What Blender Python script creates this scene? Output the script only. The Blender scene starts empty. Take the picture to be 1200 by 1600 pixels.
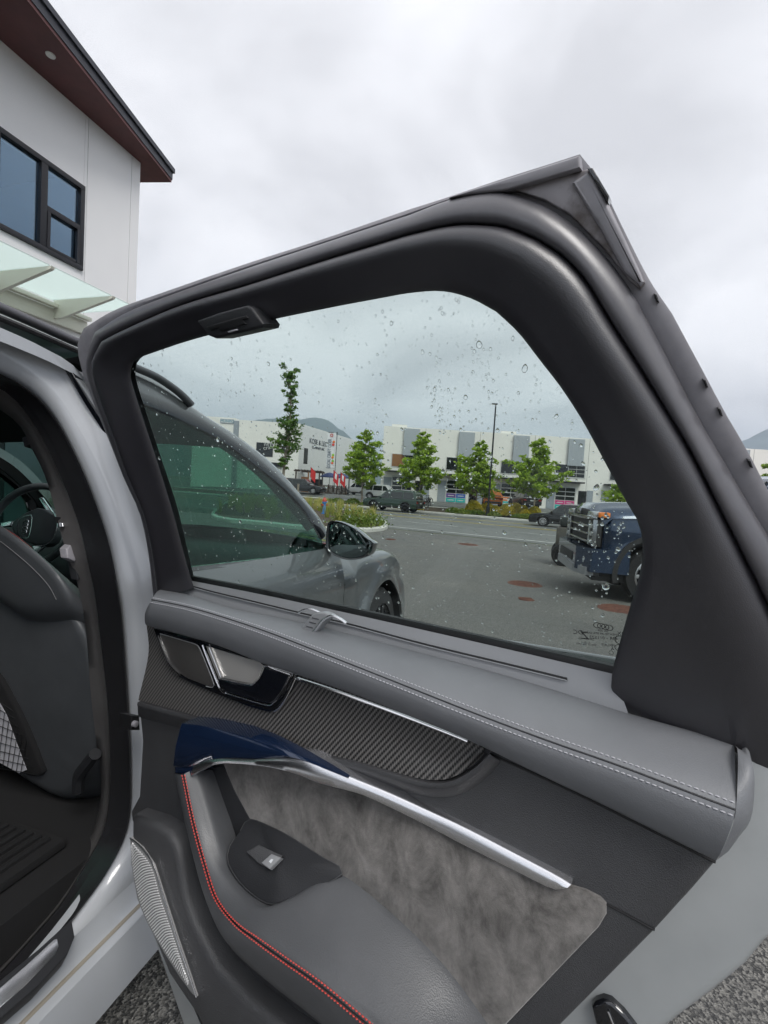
import bpy, bmesh, math, random
from mathutils import Vector, Matrix, noise as mnoise
R = math.radians
rnd = random.Random(7)
sc = bpy.context.scene
COL = sc.collection

# ------------------------------------------------------------------ camera
FPX = 720.0                                   # focal length in pixels of a 1200 x 1600 frame
CAM_Z = 1.11
PIT, ROL = R(-2.94), R(3.6)
def axes(yaw, pit, rol):
    f = Vector((-math.sin(yaw)*math.cos(pit), math.cos(yaw)*math.cos(pit), math.sin(pit)))
    r0 = Vector((math.cos(yaw), math.sin(yaw), 0)); u0 = r0.cross(f)
    r = math.cos(rol)*r0 + math.sin(rol)*u0
    u = -math.sin(rol)*r0 + math.cos(rol)*u0
    return r, u, f
wr, wu, wf = axes(0, PIT, ROL)
CAM = Vector((0, 0, CAM_Z))
cd = bpy.data.cameras.new('camera'); cam = bpy.data.objects.new('camera', cd); COL.objects.link(cam)
cd.sensor_fit = 'VERTICAL'; cd.sensor_height = 32.0; cd.lens = 32.0*FPX/1600
cd.clip_start = 0.02; cd.clip_end = 12000
MW = Matrix((wr, wu, -wf)).transposed()
cam.matrix_world = Matrix.Translation(CAM) @ MW.to_4x4()
sc.camera = cam
sc.render.resolution_x, sc.render.resolution_y = 768, 1024

# ------------------------------------------------------------------ sky, sun, exposure
w = bpy.data.worlds.new('World'); sc.world = w; w.use_nodes = True
nt = w.node_tree; nt.nodes.clear()
def N(t, typ, **kw):
    n = t.nodes.new(typ)
    for k, v in kw.items(): setattr(n, k, v)
    return n
SUN_EL, SUN_AZ = R(52), R(150)                # azimuth clockwise from +Y: high behind the viewer, veiled by cloud
sky = N(nt, 'ShaderNodeTexSky', sky_type='NISHITA', sun_disc=False)
sky.sun_elevation = SUN_EL; sky.sun_rotation = SUN_AZ
tc = N(nt, 'ShaderNodeTexCoord'); sep = N(nt, 'ShaderNodeSeparateXYZ'); nt.links.new(tc.outputs['Generated'], sep.inputs[0])
mx = N(nt, 'ShaderNodeMath', operation='MAXIMUM'); nt.links.new(sep.outputs[2], mx.inputs[0]); mx.inputs[1].default_value = 0.0
ad = N(nt, 'ShaderNodeMath', operation='ADD'); nt.links.new(mx.outputs[0], ad.inputs[0]); ad.inputs[1].default_value = 0.32
dx = N(nt, 'ShaderNodeMath', operation='DIVIDE'); nt.links.new(sep.outputs[0], dx.inputs[0]); nt.links.new(ad.outputs[0], dx.inputs[1])
dy = N(nt, 'ShaderNodeMath', operation='DIVIDE'); nt.links.new(sep.outputs[1], dy.inputs[0]); nt.links.new(ad.outputs[0], dy.inputs[1])
cmb = N(nt, 'ShaderNodeCombineXYZ'); nt.links.new(dx.outputs[0], cmb.inputs[0]); nt.links.new(dy.outputs[0], cmb.inputs[1])
mp = N(nt, 'ShaderNodeMapping'); nt.links.new(cmb.outputs[0], mp.inputs[0]); mp.inputs['Location'].default_value = (3.1, 1.7, 0.4)
no = N(nt, 'ShaderNodeTexNoise'); nt.links.new(mp.outputs[0], no.inputs['Vector'])
no.inputs['Scale'].default_value = 1.5; no.inputs['Detail'].default_value = 6; no.inputs['Roughness'].default_value = .52; no.inputs['Distortion'].default_value = .5
rp = N(nt, 'ShaderNodeValToRGB'); nt.links.new(no.outputs[0], rp.inputs[0])
rp.color_ramp.elements[0].position = .33; rp.color_ramp.elements[0].color = (.43, .432, .455, 1)
rp.color_ramp.elements[1].position = .62; rp.color_ramp.elements[1].color = (.665, .665, .69, 1)
e = rp.color_ramp.elements.new(.47); e.color = (.555, .557, .583, 1)
b1 = N(nt, 'ShaderNodeBackground'); nt.links.new(sky.outputs[0], b1.inputs[0]); b1.inputs[1].default_value = 0.05
b2 = N(nt, 'ShaderNodeBackground'); nt.links.new(rp.outputs[0], b2.inputs[0])
ms_ = N(nt, 'ShaderNodeMath', operation='MULTIPLY_ADD'); nt.links.new(mx.outputs[0], ms_.inputs[0]); ms_.inputs[1].default_value = .30; ms_.inputs[2].default_value = .97; nt.links.new(ms_.outputs[0], b2.inputs[1])   # overcast sky: a little brighter towards the zenith
mxs = N(nt, 'ShaderNodeMixShader'); mxs.inputs[0].default_value = .96
nt.links.new(b1.outputs[0], mxs.inputs[1]); nt.links.new(b2.outputs[0], mxs.inputs[2])
out = N(nt, 'ShaderNodeOutputWorld'); nt.links.new(mxs.outputs[0], out.inputs[0])
sd = bpy.data.lights.new('sun', 'SUN'); sd.energy = 1.5; sd.angle = R(25); sd.color = (1, .97, .93)
so = bpy.data.objects.new('sun', sd); COL.objects.link(so)
sdir = Vector((math.sin(SUN_AZ)*math.cos(SUN_EL), math.cos(SUN_AZ)*math.cos(SUN_EL), math.sin(SUN_EL)))
so.rotation_euler = sdir.to_track_quat('Z', 'Y').to_euler(); so.location = (0, -5, 30)
vs = sc.view_settings; vs.view_transform = 'Standard'; vs.look = 'None'; vs.exposure = 0.72; vs.gamma = 1; vs.use_curve_mapping = False
cy = sc.cycles; cy.use_denoising = True; cy.use_adaptive_sampling = True; cy.adaptive_threshold = .02; cy.max_bounces = 10; cy.transparent_max_bounces = 24; cy.diffuse_bounces = 3; cy.glossy_bounces = 4
cy.transmission_bounces = 6; cy.caustics_reflective = False; cy.caustics_refractive = False; cy.sample_clamp_indirect = 6
try: cy.denoiser = 'OPENIMAGEDENOISE'
except Exception: pass

# ------------------------------------------------------------------ helpers
def mat(name, col, rough=.5, metal=0, spec=.5, coat=0, col2=None, cs=6, ccon=(.35, .65), bump=None, coords='Object', sheen=0, croughvar=None, coat_r=.03):
    m = bpy.data.materials.new(name); m.use_nodes = True; t = m.node_tree; p = t.nodes['Principled BSDF']
    p.inputs['Base Color'].default_value = (*col, 1); p.inputs['Roughness'].default_value = rough; p.inputs['Metallic'].default_value = metal
    p.inputs['Specular IOR Level'].default_value = spec; p.inputs['Coat Weight'].default_value = coat; p.inputs['Coat Roughness'].default_value = coat_r
    if sheen: p.inputs['Sheen Weight'].default_value = sheen; p.inputs['Sheen Roughness'].default_value = .45
    c = N(t, 'ShaderNodeTexCoord')
    if col2:
        n = N(t, 'ShaderNodeTexNoise'); t.links.new(c.outputs[coords], n.inputs['Vector']); n.inputs['Scale'].default_value = cs; n.inputs['Detail'].default_value = 7; n.inputs['Roughness'].default_value = .62
        r = N(t, 'ShaderNodeValToRGB'); t.links.new(n.outputs[0], r.inputs[0]); r.color_ramp.elements[0].position, r.color_ramp.elements[1].position = ccon
        r.color_ramp.elements[0].color = (*col, 1); r.color_ramp.elements[1].color = (*col2, 1); t.links.new(r.outputs[0], p.inputs['Base Color'])
    if croughvar:
        n = N(t, 'ShaderNodeTexNoise'); t.links.new(c.outputs[coords], n.inputs['Vector']); n.inputs['Scale'].default_value = croughvar[0]; n.inputs['Detail'].default_value = 5
        r = N(t, 'ShaderNodeMapRange'); t.links.new(n.outputs[0], r.inputs[0]); r.inputs[1].default_value = .3; r.inputs[2].default_value = .7
        r.inputs[3].default_value = croughvar[1]; r.inputs[4].default_value = croughvar[2]; t.links.new(r.outputs[0], p.inputs['Roughness'])
    if bump:
        kind, s, st = bump[:3]; dist = bump[3] if len(bump) > 3 else .001
        if kind == 'noise':
            n = N(t, 'ShaderNodeTexNoise'); n.inputs['Detail'].default_value = 4; o = 0
        else:
            n = N(t, 'ShaderNodeTexVoronoi', feature='SMOOTH_F1' if kind == 'vor' else 'F1'); o = 0
        n.inputs['Scale'].default_value = s; t.links.new(c.outputs[coords], n.inputs['Vector'])
        bp_ = N(t, 'ShaderNodeBump'); bp_.inputs['Strength'].default_value = st; bp_.inputs['Distance'].default_value = dist
        t.links.new(n.outputs[o], bp_.inputs['Height']); t.links.new(bp_.outputs[0], p.inputs['Normal'])
    return m
def glass(name, tint, refl=.06, rough=0.0, ior=1.45):
    m = bpy.data.materials.new(name); m.use_nodes = True; t = m.node_tree; t.nodes.clear()
    tr = N(t, 'ShaderNodeBsdfTransparent'); tr.inputs[0].default_value = (*tint, 1)
    gl = N(t, 'ShaderNodeBsdfGlossy'); gl.inputs['Roughness'].default_value = rough; gl.inputs[0].default_value = (1, 1, 1, 1)
    fr = N(t, 'ShaderNodeFresnel'); ge = N(t, 'ShaderNodeNewGeometry'); mr = N(t, 'ShaderNodeMapRange'); t.links.new(ge.outputs['Backfacing'], mr.inputs[0])
    mr.inputs[3].default_value = ior; mr.inputs[4].default_value = 1/ior; t.links.new(mr.outputs[0], fr.inputs[0])
    mul = N(t, 'ShaderNodeMath', operation='MULTIPLY'); t.links.new(fr.outputs[0], mul.inputs[0]); mul.inputs[1].default_value = refl
    ms = N(t, 'ShaderNodeMixShader'); t.links.new(mul.outputs[0], ms.inputs[0]); t.links.new(tr.outputs[0], ms.inputs[1]); t.links.new(gl.outputs[0], ms.inputs[2])
    o = N(t, 'ShaderNodeOutputMaterial'); t.links.new(ms.outputs[0], o.inputs[0]); return m
def emit(name, col, s):
    m = bpy.data.materials.new(name); m.use_nodes = True; p = m.node_tree.nodes['Principled BSDF']
    p.inputs['Base Color'].default_value = (*col, 1); p.inputs['Emission Color'].default_value = (*col, 1); p.inputs['Emission Strength'].default_value = s; return m

def tag(o, label=None, cat=None, group=None, kind=None):
    if label: o['label'] = label
    if cat: o['category'] = cat
    if group: o['group'] = group
    if kind: o['kind'] = kind
    return o
def empty(name, M=None, loc=None, rz=0):
    o = bpy.data.objects.new(name, None); COL.objects.link(o); o.empty_display_size = .2
    if M is not None: o.matrix_world = M
    if loc is not None: o.location = loc; o.rotation_euler = (0, 0, rz)
    return o
class MB:
    def __init__(s): s.v = []; s.f = []; s.uv = None
    def add(s, vs, fs):
        b = len(s.v); s.v += [Vector(p) for p in vs]; s.f += [tuple(i+b for i in f) for f in fs]; return s
    def box(s, c, d, M=None, bev=0):
        x, y, z = d[0]/2, d[1]/2, d[2]/2
        if bev > 0:
            b = min(bev, x*.9, y*.9, z*.9); vs = []; bm = bmesh.new(); bmesh.ops.create_cube(bm, size=1)
            for v in bm.verts: v.co = Vector((v.co.x*2*x, v.co.y*2*y, v.co.z*2*z))
            bmesh.ops.bevel(bm, geom=bm.edges[:], offset=b, segments=2, affect='EDGES', profile=.6)
            bm.verts.index_update(); vs = [v.co.copy() for v in bm.verts]; fs = [[v.index for v in f.verts] for f in bm.faces]; bm.free()
        else:
            vs = [Vector((i*x, j*y, k*z)) for k in (-1, 1) for j in (-1, 1) for i in (-1, 1)]
            fs = [(0, 2, 3, 1), (4, 5, 7, 6), (0, 1, 5, 4), (2, 6, 7, 3), (0, 4, 6, 2), (1, 3, 7, 5)]
        c = Vector(c)
        vs = [(M @ v if M else v) + c for v in vs]
        return s.add(vs, fs)
    def grid(s, rows, closed=False, flip=False):
        n = len(rows[0]); fs = []
        for i in range(len(rows)-1):
            for j in range(n if closed else n-1):
                a, b_ = i*n+j, i*n+(j+1) % n; c_, d_ = (i+1)*n+(j+1) % n, (i+1)*n+j
                fs.append((a, d_, c_, b_) if flip else (a, b_, c_, d_))
        return s.add([p for r_ in rows for p in r_], fs)
    def tube(s, pts, rad, seg=8, cap=True, flat=None):
        pts = [Vector(p) for p in pts]; n = len(pts); rings = []; up = None
        for i, p in enumerate(pts):
            t = (pts[min(i+1, n-1)]-pts[max(i-1, 0)]).normalized()
            if up is None: up = Vector((0, 0, 1)) if abs(t.z) < .9 else Vector((1, 0, 0))
            a = t.cross(up).normalized(); up = a.cross(t).normalized()
            rr = rad[i] if isinstance(rad, (list, tuple)) else rad
            fl = flat if flat else 1
            rings.append([p + a*math.cos(2*math.pi*k/seg)*rr + up*math.sin(2*math.pi*k/seg)*rr*fl for k in range(seg)])
        s.grid(rings, closed=True, flip=True)
        if cap:
            b = len(s.v)-n*seg; s.f.append(tuple(b+k for k in range(seg))); s.f.append(tuple(b+(n-1)*seg+k for k in reversed(range(seg))))
        return s
    def lathe(s, prof, o, ax, seg=24, a0=0, a1=2*math.pi):
        o = Vector(o); ax = Vector(ax).normalized(); h = Vector((0, 0, 1)) if abs(ax.z) < .9 else Vector((1, 0, 0)); e1 = ax.cross(h).normalized(); e2 = ax.cross(e1)
        full = abs(a1-a0-2*math.pi) < 1e-6; m = seg if full else seg+1; rows = []
        for r_, h_ in prof: rows.append([o+ax*h_+(e1*math.cos(a0+(a1-a0)*k/seg)+e2*math.sin(a0+(a1-a0)*k/seg))*r_ for k in range(m)])
        return s.grid(rows, closed=full)
    def prism(s, poly, d, bev=0):
        """poly: 3d loop (planar), d: offset vector from front to back; bev: rounded front edge of that inset"""
        poly = [Vector(p) for p in poly]; d = Vector(d); n = len(poly); nn = Vector((0, 0, 0))
        for i in range(n): nn += poly[i].cross(poly[(i+1) % n])
        if nn.dot(d) > 0: poly = poly[::-1]; nn = -nn
        nn.normalize()
        loops = [[p+d for p in poly]]
        if bev > 0:
            def inset(q, a):
                o_ = []
                for i in range(n):
                    e0 = (q[i]-q[i-1]).normalized(); e1 = (q[(i+1) % n]-q[i]).normalized()
                    n0 = nn.cross(e0); n1 = nn.cross(e1); m_ = (n0+n1)
                    k = max(.35, m_.length/2); m_ = m_.normalized()/k if m_.length > 1e-6 else n0
                    o_.append(q[i]+m_*a)
                return o_
            u_ = -d.normalized()
            for t in (0, 30, 60, 90):
                a = R(t); loops.append([p - u_*bev*(1-math.sin(a)) for p in inset(poly, bev*(1-math.cos(a)))])
        else: loops.append(poly)
        b = len(s.v); s.grid(loops, closed=True, flip=False); L = len(loops)
        s.f.append(tuple(b+k for k in reversed(range(n)))); s.f.append(tuple(b+(L-1)*n+k for k in range(n))); return s
    def build(s, name, m, parent=None, smooth=True, ang=40, uv=None):
        me = bpy.data.meshes.new(name); me.from_pydata([tuple(v) for v in s.v], [], s.f)
        me.materials.append(m)
        bm = bmesh.new(); bm.from_mesh(me); bmesh.ops.recalc_face_normals(bm, faces=bm.faces); bm.to_mesh(me); bm.free()
        if uv:
            l = me.uv_layers.new(name='uv')
            for lp in me.loops: l.data[lp.index].uv = uv(me.vertices[lp.vertex_index].co)
        if smooth:
            me.polygons.foreach_set('use_smooth', [True]*len(me.polygons)); me.set_sharp_from_angle(angle=R(ang))
        o = bpy.data.objects.new(name, me); COL.objects.link(o)
        if parent: o.parent = parent
        return o
def crom(pts, n, closed=False):
    """smooth curve through points, n samples evenly by length"""
    P = [Vector(p) for p in pts]
    if len(P) == 2: return [P[0].lerp(P[1], i/(n-1)) for i in range(n)]
    q = []
    m = len(P); rng_ = range(m if closed else m-1)
    for i in rng_:
        a, b, c, d = (P[(i-1) % m] if closed or i > 0 else P[0]*2-P[1]), P[i], P[(i+1) % m], (P[(i+2) % m] if closed or i+2 < m else P[-1]*2-P[-2])
        # centripetal-like damping
        for k in range(12):
            t = k/12; q.append(.5*((2*b)+(c-a)*t+(2*a-5*b+4*c-d)*t*t+(3*b-a-3*c+d)*t**3))
    q.append(P[0] if closed else P[-1])
    L = [0]
    for i in range(1, len(q)): L.append(L[-1]+(q[i]-q[i-1]).length)
    o = []; j = 0; cnt = n if not closed else n
    for i in range(cnt):
        s_ = L[-1]*i/((n-1) if not closed else n)
        while j < len(L)-2 and L[j+1] < s_: j += 1
        dl = L[j+1]-L[j]; o.append(q[j].lerp(q[j+1], (s_-L[j])/dl if dl > 1e-12 else 0))
    return o
def cromp(pts, k):
    '''smooth curve through points, k samples per segment: point i lands on sample i*k'''
    P = [Vector(p) for p in pts]; q = []; m = len(P)
    for i in range(m-1):
        a, b, c, d = (P[i-1] if i > 0 else P[0]*2-P[1]), P[i], P[i+1], (P[i+2] if i+2 < m else P[-1]*2-P[-2])
        for j in range(k): t = j/k; q.append(.5*((2*b)+(c-a)*t+(2*a-5*b+4*c-d)*t*t+(3*b-a-3*c+d)*t**3))
    return q+[P[-1]]
def text(name, body, size, m, M, parent=None, extrude=.0006, align='CENTER', sx=1):
    c = bpy.data.curves.new(name, 'FONT'); c.body = body; c.size = size; c.extrude = extrude; c.align_x = align; c.align_y = 'CENTER'; c.materials.append(m); c.resolution_u = 3
    tmp = bpy.data.objects.new('tmp', c); COL.objects.link(tmp); dg = bpy.context.evaluated_depsgraph_get()
    me = bpy.data.meshes.new_from_object(tmp.evaluated_get(dg)); bpy.data.objects.remove(tmp); me.name = name
    if not me.materials: me.materials.append(m)
    o = bpy.data.objects.new(name, me); COL.objects.link(o); o.parent = parent; o.matrix_local = M @ Matrix.Diagonal((sx, 1, 1, 1)); return o

# ------------------------------------------------------------------ pixel -> place tools (surveying only: every thing gets its own distance and size)
def wray(x, y): return wf + wr*((x-600)/FPX) - wu*((y-800)/FPX)
def W(x, y, depth): return CAM + wray(x, y)*depth
def WY(x, y, Y): d = wray(x, y); return CAM + d*(Y/d.y)
def WZ(x, y, z): d = wray(x, y); return CAM + d*((z-CAM_Z)/d.z)
# the wagon's own frame: x right, y forward, z up, origin on the ground under the front axle
CC = Vector((1.6468, -2.4703, 1.1119)); cr, cu, cf = axes(R(16.51), R(.342), R(3.1575))
RC = Matrix((cr, cu, cf)).transposed(); RW = Matrix((wr, wu, wf)).transposed()
ROTC = RW @ RC.transposed()
TCAR = Matrix.Translation(CAM - ROTC @ CC) @ ROTC.to_4x4()
def cray(x, y): return cf + cr*((x-600)/FPX) - cu*((y-800)/FPX)
def plane_hit(x, y, p0, nrm):
    d = cray(x, y); return CC + d*((Vector(p0)-CC).dot(nrm)/d.dot(nrm))
TH = R(75.34); HG = Vector((.9258, -1.6165, 0)); DS = Vector((math.sin(TH), -math.cos(TH), 0)); DN = Vector((-math.cos(TH), -math.sin(TH), 0)); UP = Vector((0, 0, 1))
KG = .36; GN = (DN - UP*KG).normalized()
def dp(x, y, off=0): return plane_hit(x, y, HG+DN*(.06)+UP*.93+GN*off, GN)       # on the leaning plane of the open door's window
def pp(x, y, n): return plane_hit(x, y, HG+DN*n, DN)                              # on an upright plane of the door panel
def dl(s, n, z): return HG+DS*s+DN*n+UP*z
def suv_(p): q = p-HG; return (q.dot(DS), q.z)
KB = .42
SN = Vector((1, 0, KB)).normalized()
def bp(x, y, a):                                                                  # on the wagon's side: upright below the belt, leaning in above
    p = plane_hit(x, y, (a, 0, 0), Vector((1, 0, 0)))
    if p.z <= .95: return p
    return plane_hit(x, y, (a, 0, .95), SN)
# ground: the lot falls towards the road, the road lies lower, the far lot rises again
GU = ROTC @ UP; G0 = TCAR.translation
RA = R(25); RU = Vector((math.cos(RA), -math.sin(RA), 0)); RN = Vector((math.sin(RA), math.cos(RA), 0))
def sst(a, b, t): t = max(0, min(1, (t-a)/(b-a))); return t*t*(3-2*t)
def gz(x, y):
    n = x*RN.x + y*RN.y
    pl = G0.z - (GU.x*(x-G0.x)+GU.y*(y-G0.y))/GU.z
    prof = -.45-.26*min(1, max(0, (n-8)/11)) - .14*sst(19, 40, n)
    if n > 39.5: prof += .82*sst(40.5, 47, n)
    k = sst(4.5, 10, n); 
    if n < -4: pl = min(pl, .6)
    return pl*(1-k)+prof*k
def G(x, y):
    d = wray(x, y); t = 1
    for i in range(60): t = t*.5 + .5*(gz((CAM+d*t).x, (CAM+d*t).y)-CAM_Z)/d.z if d.z < -1e-4 else 60
    p = CAM+d*t; return Vector((p.x, p.y, gz(p.x, p.y)))
# ================================================================== GROUND, ROAD, LOTS
def ground_mat(name, dark, light, sc1, big=None, rough=.85):
    m = bpy.data.materials.new(name); m.use_nodes = True; t = m.node_tree; p = t.nodes['Principled BSDF']; p.inputs['Roughness'].default_value = rough
    c = N(t, 'ShaderNodeTexCoord')
    v = N(t, 'ShaderNodeTexVoronoi'); v.inputs['Scale'].default_value = sc1; t.links.new(c.outputs['Object'], v.inputs['Vector'])
    bw = N(t, 'ShaderNodeRGBToBW'); t.links.new(v.outputs['Color'], bw.inputs[0])
    r = N(t, 'ShaderNodeValToRGB'); t.links.new(bw.outputs[0], r.inputs[0]); r.color_ramp.elements[0].position = .30; r.color_ramp.elements[1].position = .80
    r.color_ramp.elements[0].color = (*dark, 1); r.color_ramp.elements[1].color = (*light, 1); e = r.color_ramp.elements.new(.55); e.color = tuple((a*.6+b*.4) for a, b in zip(dark, light))+(1,)
    n = N(t, 'ShaderNodeTexNoise'); n.inputs['Scale'].default_value = .35; n.inputs['Detail'].default_value = 8; n.inputs['Roughness'].default_value = .65; t.links.new(c.outputs['Object'], n.inputs['Vector'])
    mr = N(t, 'ShaderNodeMapRange'); t.links.new(n.outputs[0], mr.inputs[0]); mr.inputs[1].default_value = .3; mr.inputs[2].default_value = .7; mr.inputs[3].default_value = .62; mr.inputs[4].default_value = 1.32
    mx_ = N(t, 'ShaderNodeMix', data_type='RGBA', blend_type='MULTIPLY'); mx_.inputs[0].default_value = 1; t.links.new(r.outputs[0], mx_.inputs[6]); t.links.new(mr.outputs[0], mx_.inputs[7]); t.links.new(mx_.outputs[2], p.inputs['Base Color'])
    b = N(t, 'ShaderNodeBump'); b.inputs['Strength'].default_value = .7; b.inputs['Distance'].default_value = .004; t.links.new(v.outputs['Distance'], b.inputs['Height']); t.links.new(b.outputs[0], p.inputs['Normal'])
    rg = N(t, 'ShaderNodeMapRange'); t.links.new(n.outputs[0], rg.inputs[0]); rg.inputs[1].default_value = .35; rg.inputs[2].default_value = .62; rg.inputs[3].default_value = .45; rg.inputs[4].default_value = .9; t.links.new(rg.outputs[0], p.inputs['Roughness'])
    return m
M_lot = ground_mat('lot_asphalt', (.034, .034, .033), (.24, .232, .212), 190)
M_road = ground_mat('road_asphalt', (.10, .105, .10), (.18, .185, .175), 40)
M_conc = mat('kerb_concrete', (.52, .51, .47), .85, col2=(.62, .61, .56), cs=3, bump=('noise', 60, .3, .004))
M_soil = mat('bark_mulch', (.055, .038, .026), .95, col2=(.10, .075, .05), cs=8, bump=('noise', 25, .8, .03))
def tn(t_, n_, dz=0): p = RU*t_+RN*n_; return Vector((p.x, p.y, gz(p.x, p.y)+dz))
def sheet(name, m, t0, t1, n0, n1, dz, nt_, nn_):
    o = MB().grid([[tn(t0+(t1-t0)*i/nt_, n0+(n1-n0)*j/nn_, dz) for i in range(nt_+1)] for j in range(nn_+1)]).build(name, m, None, True, 60); return tag(o, kind='structure')
# one sheet to the horizon, then the lots and the road laid on it
far = []
for yy in [-300, -60, -20]+list(range(-10, 61))+[75, 100, 200, 500, 1200, 3000, 6000]:
    far.append([tn(tt, yy, -.02) for tt in [-6000, -2500, -900, -300, -120, -60, -30, -15, 0, 15, 30, 60, 120, 300, 900, 2500, 6000]])
tag(MB().grid(far).build('ground', mat('distant_ground', (.10, .11, .07), .95, col2=(.16, .155, .12), cs=.02), None, True, 60), kind='structure')
sheet('parking_lot', M_lot, -60, 60, -25, 18.9, 0, 60, 88)
sheet('road', M_road, -150, 150, 19.4, 38.9, -.006, 30, 24)
sheet('far_parking_lot', M_road, -120, 120, 43.4, 120, 0, 24, 60)
sheet('gutter', M_conc, .9, 60, 18.7, 19.6, .022, 60, 4)
def kerb(name, m, t0, t1, n0, n1, h, k=60):
    P = [tn(t0+(t1-t0)*i/k, n0) for i in range(k+1)]; Q = [tn(t0+(t1-t0)*i/k, n1) for i in range(k+1)]
    z = Vector((0, 0, h)); d = Vector((0, 0, -.1)); e_ = RN*.03
    return tag(MB().grid([[p+d for p in P], [p+z*.8 for p in P], [p+z+e_ for p in P], [p+z-e_ for p in Q], [p+z*.8 for p in Q], [p+d for p in Q]]).build(name, m, None, True, 30), kind='structure')
kerb('kerb', M_conc, -150, 150, 38.9, 39.25, .15)
tag(sheet('planting_bed', M_soil, -120, 120, 39.25, 43.2, .10, 40, 4), kind='structure')
kerb('kerb', M_conc, -120, 120, 43.2, 43.4, .12)
M_yel = mat('yellow_road_paint', (.55, .42, .06), .7, col2=(.40, .33, .10), cs=4); M_wht = mat('white_road_paint', (.62, .62, .60), .7, col2=(.45, .45, .44), cs=4)
for n_, m_ in ((29.2, M_yel), (29.6, M_yel), (33.8, M_yel), (34.1, M_yel), (20.2, M_wht)): sheet('lane_marking', m_, -120, 120, n_, n_+.18, .006, 40, 1)
for k in range(24): sheet('lane_dash', M_wht, -70+k*6, -67+k*6, 24.6, 24.73, .004, 2, 1)
# rust-brown utility covers and patches in the lot
M_rust = mat('rusty_iron', (.095, .036, .026), .75, col2=(.17, .075, .05), cs=12, bump=('noise', 40, .6, .01))
for i, (x, y, rx) in enumerate(((820, 913, .30), (822, 937, .11), (731, 851, .35), (975, 954, .34), (945, 848, .2), (610, 843, .18))):
    p = G(x, y); o = empty('utility_cover', loc=(p.x, p.y, p.z))
    MB().lathe([(0, .012), (rx*.9, .012), (rx*.9, .006), (rx*.93, .006), (rx*.93, .012), (rx, .010), (rx*1.02, .0)], (0, 0, 0), (0, 0, 1), 28).build('cover_plate', M_rust, o)
    rb_ = MB()
    for k in range(-4, 5): q = k*rx*.19; l_ = math.sqrt(max(.01, (rx*.85)**2-q*q)); rb_.box((0, q, .014), (2*l_, rx*.05, .006))
    rb_.build('cover_rib', M_rust, o, False)
    tag(o, ['rusty iron cover in the asphalt in front of the blue pickup', 'small rusty disc just below the wide rusty cover', 'rusty iron cover farthest out, near the road edge', 'rusty iron cover beside the blue pickup front tyre', 'rusty cover under the grille end of the blue pickup', 'small rusty cover by the planted island kerb'][i], 'manhole cover', 'rusty utility covers in the lot')

# ================================================================== MOUNTAINS AND HAZE
sil = [(40, 690), (200, 675), (300, 666), (345, 656), (380, 655), (420, 650), (460, 652), (495, 648), (515, 653), (535, 668), (560, 692), (600, 722), (660, 745), (760, 765), (900, 790), (1020, 770), (1100, 730), (1150, 690), (1200, 662), (1280, 625), (1400, 600), (1550, 640)]
rg_ = []
for (x0, y0), (x1, y1) in zip(sil, sil[1:]):
    for k in range(10): t = k/10; rg_.append((x0+(x1-x0)*t, y0+(y1-y0)*t))
rows = []
for j in range(26):
    v = j/25; row = []
    for x, y in rg_:
        p = WY(x, y, 2000); hh = max(15, p.z); s_ = math.sin(math.pi*min(1, v*.5/.62)) if v < .62 else math.cos((v-.62)/.38*math.pi/2)
        Y = 1250+1210*v; X = p.x*(Y/2000 if False else 1)*(1+.0*v); nz = mnoise.fractal(Vector((X*.004, Y*.004, 1.3)), 1.0, 2.0, 5)
        prof_ = min(1, (v/.62)) if v < .62 else max(0, 1-(v-.62)/.38)
        row.append(Vector((X, Y, hh*prof_*(1+.0)+nz*38*prof_*(1-prof_)*2 + (mnoise.fractal(Vector((X*.02, 3, 0)), 1, 2, 3)*5 if prof_ > .9 else 0)-6)))
    rows.append(row)
tag(MB().grid(rows).build('mountain', mat('forested_slope', (.022, .040, .028), .95, col2=(.045, .070, .040), cs=.02, bump=('noise', .08, 1, 8)), None, True, 80), kind='structure')

# ================================================================== WHITE BUILDING BESIDE THE CAR
M_white = mat('white_wall_panel', (.80, .80, .81), .75, col2=(.84, .84, .845), cs=.8)
M_blk = mat('black_window_frame', (.012, .012, .016), .4, .2)
M_soff = mat('dark_red_soffit', (.085, .022, .022), .55, col2=(.13, .036, .034), cs=3, ccon=(.3, .7))
M_fasc = mat('dark_fascia', (.035, .036, .048), .4, .3)
M_cream = mat('cream_steel', (.70, .69, .60), .45)
M_wglass = glass('office_glass', (.36, .52, .66), 3.6, .0, 1.55); [n for n in M_wglass.node_tree.nodes if n.type == 'BSDF_GLOSSY'][0].inputs[0].default_value = (.62, .82, 1, 1)
M_cglass = bpy.data.materials.new('frosted_canopy_glass'); M_cglass.use_nodes = True; t = M_cglass.node_tree; t.nodes.clear()
_a = N(t, 'ShaderNodeBsdfTransparent'); _a.inputs[0].default_value = (.84, .91, .90, 1); _b = N(t, 'ShaderNodeBsdfTranslucent'); _b.inputs[0].default_value = (.80, .88, .85, 1); _m = N(t, 'ShaderNodeMixShader'); _m.inputs[0].default_value = .55
_o = N(t, 'ShaderNodeOutputMaterial'); t.links.new(_a.outputs[0], _m.inputs[1]); t.links.new(_b.outputs[0], _m.inputs[2]); t.links.new(_m.outputs[0], _o.inputs[0])
af = ROTC @ Vector((0, 1, 0)); af.z = 0; af.normalize(); bx = -af; by = Vector((-af.y, af.x, 0)); 
P0 = W(212, 478, 10.6); BO = Vector((P0.x, P0.y, gz(P0.x, P0.y)-.15))
MBL = Matrix(((bx.x, by.x, 0, BO.x), (bx.y, by.y, 0, BO.y), (0, 0, 1, BO.z), (0, 0, 0, 1))); MBI = MBL.inverted()
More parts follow.
